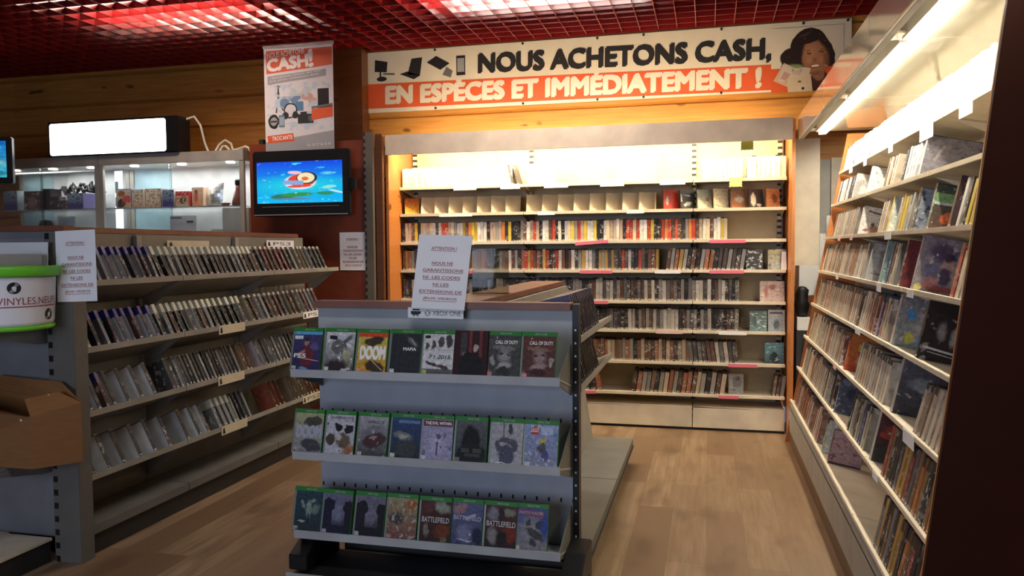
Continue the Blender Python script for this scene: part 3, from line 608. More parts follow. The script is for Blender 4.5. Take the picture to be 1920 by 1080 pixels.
# ------------------------------------------------------------------ glass display cabinets, lightbox, second television
def cabinet(x0, x1, label):
    c = thing('display_cabinet', label, 'display cabinet', ((x0+x1)/2, 6.5, 0)); y0, y1 = 6.30, 6.74
    for xa in (x0, x1-.045):
        for yy in (y0, y1-.03): part(MB().box(xa, xa+.045, yy, yy+.03, 0, 2.31, 'aluminium'), 'post', c, .002)
    part(MB().box(x0, x1, y0-.005, y1, 2.31, 2.405, 'aluminium'), 'header', c, .002)
    part(MB().box(x0+.045, x1-.045, y1-.012, y1, 1.25, 2.31, 'cabinet_white'), 'back_panel', c)
    part(MB().box(x0+.05, x0+.05+(x1-x0)*.27, y1-.02, y1-.0125, 1.25, 2.30, 'cabinet_blue'), 'sliding_panel', c)
    part(MB().box(x0, x1, y0, y1, .05, 1.25, 'aluminium'), 'base_cupboard', c, .002)
    part(MB().box(x0+.045, x1-.045, y0+.03, y1-.03, 1.902, 1.910, 'cabinet_glass'), 'glass_shelf', c)
    part(MB().box(x0+.045, x1-.045, y0+.028, y0+.036, 1.90, 1.911, 'aluminium'), 'shelf_edge', c)
    m_ = (x0+x1)/2
    for a, b, yy in ((x0+.045, m_+.02, y0+.012), (m_-.02, x1-.045, y0+.020)): part(MB().box(a, b, yy, yy+.005, 1.25, 2.31, 'cabinet_glass'), 'glass_door', c)
    for yy in (6.40,):
        n = max(2, round((x1-x0)/.5))
        for i in range(n):
            xx = x0+(i+.5)*(x1-x0)/n + .06
            d = part(MB().lathe([(.0, 0), (.035, 0), (.04, -.006)], 'spot_glow', 16, (xx, yy, 2.308)), 'downlight', c)
    area('cabinet_light', (m_, 6.5, 2.29), x1-x0-.2, .1, 4.6*(x1-x0), (1, .95, .9), (0, 0, 0))
    return c
cabinet(-5.60, -4.055, 'silver framed glass cabinet with packaged figures behind the left gondola, beside the red partition')
cabinet(-6.95, -5.605, 'silver framed glass cabinet with dark boxes, under the left half of the white lightbox')
lb = thing('lightbox_sign', 'glowing white lightbox sign standing on top of the glass cabinets', 'lightbox', (-5.4, 6.33, 2.406))
part(MB().box(-6.13, -4.70, 6.26, 6.45, 2.406, 2.735, 'black_plastic'), 'housing', lb, .008)
f = []
for cx, cz, a0 in ((-4.845, 2.44, -90), (-4.845, 2.69, 0), (-6.08, 2.69, 90), (-6.08, 2.44, 180)):
    for k in range(6): a = R(a0+k*18); f.append((cx+.025*math.cos(a), 6.2585, cz+.025*math.sin(a)))
part(MB().face(f, 'lightbox_glow'), 'lit_face', lb, label='glowing white face')
part(MB().text('ALLOVIDEO', (-5.80, 6.257, 2.50), (1, 0, 0), (0, 0, 1), (0, 0, .72, .05), 'lightbox_text', -.02), 'lettering', lb)
for i, (pts, lab) in enumerate((([(-4.70, 6.4, 2.72), (-4.62, 6.4, 2.74), (-4.57, 6.42, 2.66), (-4.53, 6.42, 2.5), (-4.50, 6.43, 2.413)], 'thick white cable bent down from the end of the lightbox'),
        ([(-4.42, 6.42, 2.413), (-4.38, 6.43, 2.48), (-4.32, 6.43, 2.515), (-4.26, 6.43, 2.48), (-4.24, 6.43, 2.413)], 'white cable loop standing on the cabinet top beside the bent cable'),
        ([(-4.33, 6.36, 2.413), (-4.30, 6.36, 2.45), (-4.27, 6.36, 2.45), (-4.23, 6.36, 2.413)], 'small white cable loop on the cabinet top in front of the larger loop'),
        ([(-4.22, 6.40, 2.414), (-4.12, 6.38, 2.43), (-4.07, 6.36, 2.44), (-4.02, 6.34, 2.42), (-3.99, 6.33, 2.36)], 'white cable hanging over the right end of the glass cabinet'))):
    tag(MB().tube(pts, .011, 'cable_white', 8).build('power_cable', smooth=True), lab, 'cable', 'cables on the cabinet top')
art('tv2_picture', ((.05, .50, .62), (.0, .15, .62)), [('e', .6, .35, .5, .16, 8, (.35, .62, .40), .8), ('n', 6, 8, .6, (.10, .60, .75), 5), ('e', .7, .12, .5, .08, 0, (.02, .22, .30), .5)], emit=.9)
t2 = thing('television', 'black television at the left edge of the picture, turned, with a blue and green screen', 'television', (-6.25, 5.45, 2.1), R(24))
MB().box(-.45, .405, 0, .06, .0, .40, 'black_plastic').build('housing', t2, bevel=.008)
MB().face([(-.42, -.001, .05), (.36, -.001, .05), (.36, -.001, .365), (-.42, -.001, .365)], 'tv2_picture', UQ).build('screen', t2)
MB().box(-.03, .03, .06, .30, .12, .20, 'dark_metal').box(-.02, .02, .28, .32, .12, 1.26, 'dark_metal').build('ceiling_mount', t2)

def pbox(name, x0, x1, y0, y1, z0, z1, col, label, cat, mat='tinted_cover', grp=None, rz=0, extra=None):
    cx, cyy = (x0+x1)/2, (y0+y1)/2; m = MB().box(x0-cx, x1-cx, y0-cyy, y1-cyy, 0, z1-z0, mat)
    o = m.build(name, loc=(cx, cyy, z0), bevel=.002); o.color = (*col, 1); o.rotation_euler.z = R(rz)
    return tag(o, label, cat, grp)
GZ = 1.9105; G1 = 'packages on the cabinet shelf'
art('fig_red', ((.75, .42, .22), (.70, .62, .50)), [('e', .35, .25, .35, .28, 20, (.05, .03, .03), .3), ('e', .7, .45, .35, .26, 0, (.75, .10, .07), .3), ('e', .35, .75, .28, .2, 0, (.40, .14, .05), .3), ('n', 6, 6, .6, (.8, .6, .4), 2)])
art('fig_tan', ((.70, .45, .26), (.78, .70, .55)), [('n', 5, 6, .52, (.45, .26, .14), 5), ('n', 8, 8, .6, (.8, .75, .65), 8)])
art('fig_red2', ((.62, .50, .30), (.62, .05, .05)), [('r', .5, .86, .5, .12, 0, (.62, .04, .05)), ('e', .55, .4, .3, .26, 30, (.12, .10, .04), .3), ('n', 6, 8, .55, (.75, .66, .48), 6)])
art('fig_orange', ((.80, .30, .14), (.80, .60, .40)), [('e', .35, .5, .22, .4, 0, (.70, .12, .10), .3), ('e', .4, .8, .14, .12, 0, (.2, .08, .05), .3), ('n', 6, 8, .6, (.8, .7, .6), 1)])
art('fig_pink', ((.10, .06, .06), (.05, .03, .03)), [('e', .5, .4, .4, .45, 0, (.32, .18, .17), .6), ('n', 5, 5, .58, (.5, .38, .36), 3)])
art('fig_blue', ((.05, .04, .16), (.32, .40, .48)), [('n', 5, 7, .52, (.08, .10, .16), 7), ('r', .5, .15, .5, .16, 0, (.07, .05, .22))])
def fbox(x0, x1, y0, h, artm, side, label):
    t_ = thing('figure_box', label, 'box', ((x0+x1)/2, y0+.08, GZ), 0, G1); wd = (x1-x0)/2
    m = MB().box(-wd, wd, -.08, .08, 0, h, 'tinted_plastic'); o = m.build('carton', t_, bevel=.001); o.color = (*side, 1)
    MB().face([(-wd+.004, -.0808, .004), (wd-.004, -.0808, .004), (wd-.004, -.0808, h-.004), (-wd+.004, -.0808, h-.004)], artm, UQ).build('printed_front', t_)
fbox(-5.50, -5.33, 6.40, .185, 'fig_red', (.15, .18, .5), 'figure box with red and orange print and blue side, leftmost in the cabinet')
fbox(-5.325, -5.195, 6.40, .175, 'fig_tan', (.7, .6, .45), 'cream and tan figure box, second from the left in the right hand cabinet')
fbox(-5.19, -5.02, 6.42, .18, 'fig_tan', (.30, .2, .18), 'tan figure box with dark side, third from the left in the right hand cabinet')
fbox(-4.99, -4.86, 6.40, .165, 'fig_blue', (.6, .62, .62), 'small silver blue box in the middle of the right hand cabinet shelf')
fbox(-4.845, -4.70, 6.40, .145, 'fig_red2', (.5, .06, .05), 'low red and yellow box right of the silver blue box in the cabinet')
fbox(-4.69, -4.57, 6.43, .18, 'fig_orange', (.7, .5, .35), 'orange and white figure box beside the silver foil bag')
m = MB(); nx, nz = 8, 7
def bagp(i, j, sd):
    a, b = i/nx, j/nz; bul = math.sin(math.pi*a)*math.sin(math.pi*b)*.035
    return (-.085+.17*a+.03*b*(a-.3), -sd*bul, .215*b*(.82+.2*a)+.004)
for sd in (1, -1):
    for i in range(nx):
        for j in range(nz):
            q = [bagp(i, j, sd), bagp(i+1, j, sd), bagp(i+1, j+1, sd), bagp(i, j+1, sd)]; m.face(q if sd > 0 else q[::-1], 'silver_foil')
tag(m.build('foil_bag', loc=(-4.50, 6.50, GZ), smooth=True), 'crumpled silver foil bag on the glass shelf, right of the orange figure box', 'bag')
b = thing('figurine', 'brown figurine with a tall neck standing at the right end of the cabinet shelf', 'figurine', (-4.25, 6.5, GZ))
MB().lathe([(.0, 0), (.05, .0), (.055, .03), (.042, .09), (.03, .13), (.022, .15), (.02, .20), (0, .20)], 'brown_plastic', 20).build('body', b, smooth=True)
MB().lathe([(.0, .20), (.024, .20), (.026, .235), (.02, .25), (0, .25)], 'black_plastic', 16).build('cap', b, smooth=True)
tag(MB().lathe([(0, 0), (.03, 0), (.02, .012), (.034, .028), (.012, .035), (0, .034)], 'brown_plastic', 14, sx=1.6).build('figurine', loc=(-4.36, 6.47, GZ), smooth=True), 'low dark brown figurine lying left of the tall brown one in the cabinet', 'figurine')
pn = thing('light_panel', 'tall glowing white panel at the left end of the right hand glass cabinet', 'light panel', (-5.50, 6.46, 1.4))
part(MB().box(-5.545, -5.465, 6.44, 6.45, 1.26, 2.27, 'led_glow'), 'lit_strip', pn)
part(MB().box(-5.54, -5.505, 6.437, 6.4395, 2.06, 2.17, 'cabinet_blue').box(-5.54, -5.50, 6.437, 6.4395, 1.93, 2.02, 'grey_metal'), 'price_card', pn)
cd = thing('price_board', 'white price board with dark print low in the right hand glass cabinet', 'sign', (-4.79, 6.42, 1.2505))
part(MB().box(-4.925, -4.645, 6.42, 6.43, 1.2505, 1.83, 'white_paper'), 'board', cd)
part(MB().box(-4.915, -4.80, 6.4185, 6.4198, 1.80, 1.82, 'grey_ink'), 'title_bar', cd); part(MB().box(-4.745, -4.675, 6.4185, 6.4198, 1.765, 1.782, 'dark_grey_ink'), 'price_print', cd)
pbox('ticket_card', -4.49, -4.365, 6.42, 6.425, 1.25, 1.70, (.75, .73, .62), 'small white price ticket at the bottom right of the right hand glass cabinet', 'price ticket', 'tinted_plastic')
pbox('storage_box', -4.40, -4.12, 6.47, 6.68, 1.2505, 1.895, (.62, .6, .55), 'large plain white box in the right corner of the right hand glass cabinet', 'box', 'tinted_plastic')
# left cabinet
fbox(-6.60, -6.40, 6.42, .19, 'fig_pink', (.04, .03, .03), 'dark figure box with dusty pink print in the left cabinet')
pbox('storage_box', -6.385, -6.28, 6.42, 6.56, GZ, GZ+.21, (.02, .02, .02), 'plain black box right of the dusty pink figure box in the left cabinet', 'box', 'tinted_plastic')
pbox('figure_box', -6.27, -6.17, 6.40, 6.5, GZ, GZ+.13, (.06, .05, .05), 'small dark box under the black cables in the left cabinet', 'box', 'tinted_cover', G1)
pbox('figure_box', -6.16, -6.06, 6.42, 6.52, GZ, GZ+.09, (.16, .08, .04), 'small brown box left of the blue purple box in the left cabinet', 'box', 'tinted_cover', G1)
fbox(-6.05, -5.86, 6.38, .155, 'fig_blue', (.12, .1, .25), 'pale blue and purple box at the right end of the left cabinet shelf')
pts = [(-6.30+.5*i/24, 6.57+.02*math.sin(i*2.1), GZ+.20+.03*math.sin(i*1.3)+.02*math.cos(i*3.1)) for i in range(25)]
for dz, lab in ((0, 'black cable bundle draped over the boxes in the left cabinet'), (.03, 'upper black cable loop over the boxes in the left cabinet')):
    tag(MB().tube([(p[0], p[1]+dz, p[2]-dz*.6+(.06*math.sin(math.pi*i/24) if dz else 0)) for i, p in enumerate(pts)], .016, 'black_plastic', 8).build('cable_bundle', smooth=True), lab, 'cable')
fbox(-6.85, -6.68, 6.42, .20, 'fig_blue', (.3, .36, .4), 'grey blue box at the left edge of the picture in the left cabinet')
pbox('price_board', -6.20, -6.0, 6.42, 6.43, 1.2505, 1.845, (.55, .66, .68), 'pale blue price board low in the left glass cabinet', 'sign', 'tinted_plastic')
tag(MB().lathe([(0, 0), (.06, .0), (.07, .2), (.075, .5), (.05, .56), (0, .57)], 'black_plastic', 20).build('speaker', loc=(-6.42, 6.5, 1.2505), smooth=True), 'rounded black speaker low in the left glass cabinet', 'speaker')
tag(MB().box(-3.99, -3.945, 6.45, 6.52, 2.43, 2.51, 'dark_metal').box(-3.975, -3.96, 6.45, 6.52, 2.40, 2.43, 'dark_metal').build('wall_bracket', bevel=.002), 'small dark metal bracket beside the top left corner of the red partition', 'bracket')

# ------------------------------------------------------------------ record tub, cardboard box, spare shelf parts in the corner
TC = Vector((-3.135, 2.925, 1.146)); TR = .195
tb = thing('record_tub', 'white round tub with lime green rim and a record sign, on the left end display', 'tub', TC)
def lt(prof, mat, name, **k): return MB().lathe(prof, mat, 48).build(name, tb, smooth=True)
lt([(0, .022), (TR-.004, .022), (TR, .03), (TR+.012, .25), (TR+.004, .25), (TR-.008, .034), (0, .030)], 'white_plastic', 'body')
lt([(0, .0), (TR-.012, .0), (TR+.004, .006), (TR+.004, .022), (0, .022)], 'lime_plastic', 'base')
lt([(TR+.004, .245), (TR+.028, .245), (TR+.034, .252), (TR+.034, .285), (TR+.028, .292), (TR+.004, .292), (TR+.0, .25)], 'lime_plastic', 'rim')
def onr(a, z, k=0): r = TR+.012*(z-.03)/.22+.0015+k; return (r*math.cos(a), r*math.sin(a), z)
m = MB(); A0, A1, n = R(-85), R(42), 24
for i in range(n):
    a, b = A0+(A1-A0)*i/n, A0+(A1-A0)*(i+1)/n; m.face([onr(a, .035), onr(b, .035), onr(b, .238), onr(a, .238)], 'white_paper')
sg = m.build('paper_sign', tb)
m = MB(); m.text('VINYLES.NEUFS', (0, 0, 0), (1, 0, 0), (0, 0, 1), (-52, .120, 30, .152), 'red_ink', .0, fn=lambda a, b: onr(R(a), b, .001))
for i in range(12):
    a, b = R(-52+82*i/12), R(-52+82*(i+1)/12); m.face([onr(a, .108, .001), onr(b, .108, .001), onr(b, .113, .001), onr(a, .113, .001)], 'red_ink')
m.build('lettering', sg)
for ca, cz in ((-33, .195), (14, .07)):
    m = MB(); rr = .026
    m.face([onr(R(ca)+rr/TR*math.cos(2*math.pi*i/24), cz+rr*math.sin(2*math.pi*i/24), .001) for i in range(24)], 'black_ink')
    for s0 in (35, 215): m.face([onr(R(ca), cz, .0015)]+[onr(R(ca)+.9*rr/TR*math.cos(R(s0+t_)), cz+.9*rr*math.sin(R(s0+t_)), .0015) for t_ in (0, 15, 30, 45)], 'grey_ink')
    m.face([onr(R(ca)+.35*rr/TR*math.cos(2*math.pi*i/16), cz+.35*rr*math.sin(2*math.pi*i/16), .002) for i in range(16)], 'white_paper')
    m.build('disc_symbol', sg)
for i, (dy, hh, col, lab) in enumerate(((.10, .40, (.72, .72, .72), 'tall white record sleeve at the back of the round tub'), (.06, .345, (.18, .19, .19), 'dark grey record sleeve behind the shiny one in the tub'), (.015, .335, (.26, .27, .27), 'grey shiny plastic covered record sleeve at the front of the tub'))):
    o = MB().box(-.15, .15, -.003, .003, 0, .315, 'tinted_plastic').build('record_sleeve', loc=(TC.x-.02, TC.y+dy, TC.z+hh-.315)); o.color = (*col, 1); o.rotation_euler = (R(-3), 0, R(3)); tag(o, lab, 'record', 'records in the tub')
for i, (dx, col, lab) in enumerate(((.06, (.03, .03, .03), 'thin black record sleeve edge at the right side of the tub'), (.08, (.30, .31, .30), 'grey record sleeve right of the thin black one in the tub'), (.105, (.50, .52, .50), 'pale record sleeve second from the right rim of the tub'), (.125, (.34, .35, .34), 'grey record sleeve nearest the right rim of the tub'))):
    o = MB().box(-.003, .003, -.10, .10, 0, .31, 'tinted_plastic').build('record_sleeve', loc=(TC.x+dx, TC.y-.04, TC.z+.035)); o.color = (*col, 1); o.rotation_euler = (0, R(2), R(-12)); tag(o, lab, 'record', 'records in the tub')
def m_card():
    m, t = newm('cardboard'); co = objco(t); f = t.noise(t.scale(co, (3, 3, 14)), 4, 3); k = t.noise(co, 17, 1)
    c = t.mix(f, (.19, .080, .022), (.27, .12, .036)); c = t.mix(t.ramp(k, .73, .75), c, (.7, .68, .6)); t.bsdf(c, .65)
m_card()
cb = thing('cardboard_box', 'open brown cardboard box on the shelf below the record tub', 'box', (-3.2, 2.95, .521))
A, B, D, L = (-2.95, 2.86), (-2.82, 3.02), (-3.40, 3.09), (-3.62, 2.84); z0 = .522
def wall(p, q, zt0, zt1, name, th=.006):
    P, Q = Vector((*p, 0)), Vector((*q, 0)); n = Vector((-(Q-P).y, (Q-P).x, 0)).normalized()*th
    b = [(P.x, P.y, z0), (Q.x, Q.y, z0), (Q.x, Q.y, zt1), (P.x, P.y, zt0)]; c = [(x_+n.x, y_+n.y, z_) for x_, y_, z_ in b]
    m = MB(); m.face(b, 'cardboard'); m.face(c[::-1], 'cardboard')
    for i in range(4): m.face([b[i], c[i], c[(i+1) % 4], b[(i+1) % 4]], 'cardboard')
    return part(m, name, cb)
wall(L, A, .80, .762, 'front_side'); wall(A, B, .762, .80, 'end_side'); wall(B, D, .80, .83, 'rear_side'); wall(D, L, .83, .80, 'end_side')
part(MB().face([(*L, z0+.002), (*A, z0+.002), (*B, z0+.002), (*D, z0+.002)], 'cardboard'), 'bottom', cb)
def flap(p, q, r, s): part(MB().face([p, q, r, s], 'cardboard').face([(a, b_, c-.004) for a, b_, c in (s, r, q, p)], 'cardboard'), 'flap', cb)
flap((*B, .80), (*D, .83), (-3.38, 3.09, .90), (-2.97, 3.06, .885)); flap((*A, .762), (*B, .80), (-2.93, 3.0, .85), (-3.02, 2.90, .83)); flap((*L, .80), (*A, .762), (-3.05, 2.80, .80), (-3.58, 2.78, .86))

def slab(name, x0, x1, y, z0_, z1_, th, mat, label, cat, lean=0, grp=None):
    o = MB().box(0, x1-x0, 0, th, 0, z1_-z0_, mat).build(name, loc=(x0, y, z0_), bevel=.002); o.rotation_euler.x = R(-lean); return tag(o, label, cat, grp)
slab('spare_shelf', .66, .86, 6.62, .0, 2.36, .03, 'cream_metal', 'tall cream shelf panel standing in the corner right of the wall unit', 'shelf panel', 2)
slab('spare_shelf', .875, .955, 6.74, .0, 2.20, .03, 'beige_metal', 'grey beige shelf panel behind the tall cream one in the corner', 'shelf panel', 2)
slab('spare_shelf', .97, 1.08, 6.80, .0, 2.22, .03, 'cream_metal', 'cream shelf panel deepest in the corner beside the leaning unit', 'shelf panel', 2)
for i, (xx, zt, lab) in enumerate(((.945, 1.90, 'tallest'), (.905, 1.74, 'middle'), (.86, 1.60, 'shortest'))):
    slab('white_board', xx, xx+.045, 6.56+.03*i, 0, zt, .02, 'white_plastic', lab+' of the three stepped white boards in the corner by the leaning unit', 'board', 1)
o = MB().box(-.10, .10, -.07, .07, 0, .23, 'white_plastic').build('storage_box', loc=(.775, 6.50, 1.12), bevel=.003); o.rotation_euler.z = R(6); tag(o, 'white carton right of the wall unit, below the tall cream shelf panel', 'box')
o = MB().box(-.13, .13, -.08, .08, 0, 1.12, 'brown_post').build('cupboard', loc=(.775, 6.50, 0), bevel=.003); tag(o, 'narrow dark cupboard in the corner between the two shelving units', 'cupboard')
o = MB().box(-.06, .06, -.05, .05, 0, .10, 'white_plastic').build('storage_box', loc=(.72, 6.34, .86), bevel=.003); tag(o, 'small white carton low in the gap beside the right edge of the wall unit', 'box')
o = MB().box(-.055, .055, -.04, .04, 0, .86, 'dark_metal').build('pedestal', loc=(.71, 6.34, 0), bevel=.003); tag(o, 'thin black stand in the gap beside the right edge of the wall unit', 'stand')
m = MB().lathe([(0, 0), (.04, .0), (.062, .03), (.058, .08), (.066, .12), (.05, .17), (.055, .20), (.03, .225), (0, .23)], 'black_plastic', 20, sx=.8)
m.v = [(a*(1+.22*math.sin(7*c*9+a*60)), b*(1+.2*math.sin(b*70+c*50)), c) for a, b, c in m.v]; tag(m.build('black_bag', loc=(.70, 6.36, .965), smooth=True), 'crumpled black bag in the gap beside the wall unit', 'bag')

# ------------------------------------------------------------------ price strips and tags on the shelf lips
def strip(x0, x1, zt, h, mat, label, y=6.533, tilt=0, grp='price strips on the wall unit'):
    o = MB().box(-(x1-x0)/2, (x1-x0)/2, -.0012, 0, -h, 0, mat).build('price_strip', loc=((x0+x1)/2, y, zt)); o.rotation_euler.y = R(tilt); return tag(o, label, 'price strip', grp)
ROWN = ['top', 'second', 'third', 'fourth', 'fifth', 'sixth', 'seventh', 'lowest']
LB = {0: [(-2.153, -1.945, 'w'), (-1.731, -1.557, 'w'), (-1.349, -1.143, 'w'), (-.874, -.676, 'w'), (-.386, -.183, 'w')], 1: [(-2.288, -1.986, 'w'), (-1.405, -1.258, 'w'), (-.654, -.511, 'w')],
      2: [(-2.061, -1.974, 'w'), (-1.086, -.809, 'p'), (.008, .288, 'p')], 3: [(-2.064, -1.972, 'p'), (-1.046, -.773, 'p'), (-.424, -.218, 'w'), (.009, .278, 'p')], 4: [(-.966, -.809, 'p')],
      5: [(-.414, -.2, 'r'), (.087, .302, 'w')], 6: [(-.922, -.868, 'p'), (.159, .386, 'p')], 7: [(-1.004, -.914, 'p'), (.086, .244, 'p')]}
CN = {'w': ('white', 'white_paper'), 'p': ('pink', 'pink_paper'), 'r': ('pale rose', 'rose_paper')}
for k, ls in LB.items():
    cnt = {}
    for a, b, c in ls: cnt[c] = cnt.get(c, 0)+1
    num = {}
    for a, b, c in ls:
        num[c] = num.get(c, 0)+1
        pos = '' if cnt[c] == 1 else ', %s from the left' % nth(num[c])
        strip(a, b, SZ[k]+(.004 if k == 0 else -.004), .042 if k == 0 else .026, CN[c][1], '%s price strip on the %s shelf of the cream wall unit%s' % (CN[c][0], ROWN[k], pos), tilt=-4 if (k == 2 and a < -1) else 0)
def star(x0, x1, z0, z1, y, mat, label):
    m = MB(); n = 24; cx, cz = (x0+x1)/2, (z0+z1)/2
    pts = []
    for i in range(n):
        a = 2*math.pi*i/n; q = 1 if i % 2 else .86; s_ = max(abs(math.cos(a)), abs(math.sin(a)))
        pts.append(((x1-x0)/2*q*math.cos(a)/s_, 0, (z1-z0)/2*q*math.sin(a)/s_))
    m.face(pts, mat); m.face([(p[0], .001, p[2]) for p in reversed(pts)], mat)
    tag(m.build('price_tag', loc=(cx, y, cz)), label, 'price tag')
star(.158, .262, 1.975, 2.055, 6.531, 'yellow_paper', 'bright yellow star shaped price tag on the top shelf lip, wall unit')
star(.235, .335, 2.235, 2.315, 6.30, 'olive_paper', 'olive yellow star shaped price tag hanging under the unit header')
def rstrip(k, y, ln, mat, label, h=.03, lower=.0):
    lx, lz = RL[k]
    o = MB().box(-.0012, 0, -ln/2, ln/2, -h, 0, mat).build('price_strip', loc=(lx-.0068, y, lz-.001-lower)); tag(o, label, 'price strip', 'price strips on the leaning unit')
RN_ = ['top', 'second', 'third', 'fourth', 'fifth', 'sixth', 'seventh', 'lowest']
for k, items in {0: [(5.75, .12, 'white_paper', .05), (5.25, .10, 'white_paper', .05), (4.55, .10, 'white_paper', .05), (3.85, .22, 'white_paper', .075), (3.3, .16, 'rose_paper', .06)], 2: [(5.55, .10, 'rose_paper', .03), (5.1, .09, 'rose_paper', .03), (4.1, .14, 'white_paper', .035)],
                 3: [(5.3, .10, 'white_paper', .03), (4.05, .10, 'white_paper', .04), (3.45, .1, 'white_paper', .03)], 4: [(4.35, .14, 'white_paper', .03)], 5: [(4.75, .10, 'rose_paper', .03)], 6: [(3.36, .1, 'white_paper', .03)], 5.5: [], 7: []}.items():
    for i, (y, ln, mt, h) in enumerate(items):
        rstrip(k, y, ln, mt, '%s strip on the %s shelf lip of the leaning unit, %s from the far end' % ('white' if mt[0] == 'w' else 'rose', RN_[k], nth(i+1)), h)
rstrip(5, 3.05, .16, 'white_paper', 'large white price strip on the sixth shelf of the leaning unit near the side panel', .05)
def lstrip(x, y0, y1, z, h, mat, label, txt=None):
    ob = thing('name_strip', label, 'label strip', (x, (y0+y1)/2, z)); ln = (y1-y0)/2
    MB().box(0, .0015, -ln, ln, -h, 0, mat).build('strip', ob)
    m = MB(); m.face([(.002, -ln*.9, -h*.85), (.002, -ln*.72, -h*.85), (.002, -ln*.80, -h*.15), (.002, -ln*.9, -h*.35)], 'black_ink'); m.build('symbol', ob)
    if txt: MB().text(txt, (.002, 0, 0), (0, 1, 0), (0, 0, 1), (-ln*.55, -h*.78, ln*.75, -h*.25), 'dark_grey_ink', .01).build('lettering', ob)
lstrip(-3.235, 4.18, 4.60, 1.565, .05, 'cream_paper', 'cream paper strip on the back panel above the first shelf of the left gondola')
lstrip(-3.232, 5.30, 5.70, 1.575, .05, 'white_paper', 'white console name strip on the back panel at the far end of the left gondola', 'PS3')
lstrip(-2.928, 4.24, 4.52, 1.035, .055, 'cream_paper', 'cream paper strip on the second shelf lip of the left gondola')
lstrip(-2.928, 5.28, 5.60, 1.035, .05, 'white_paper', 'white console name strip on the second shelf lip of the left gondola', 'PS3')
lstrip(-2.928, 4.22, 4.50, .72, .055, 'cream_paper', 'cream paper strip on the third shelf lip of the left gondola')
lstrip(-2.928, 4.24, 4.52, .405, .055, 'cream_paper', 'cream paper strip on the fourth shelf lip of the left gondola')
lstrip(-2.928, 5.25, 5.55, .405, .055, 'cream_paper', 'cream console name strip on the fourth shelf lip of the left gondola, far end', 'PS2')

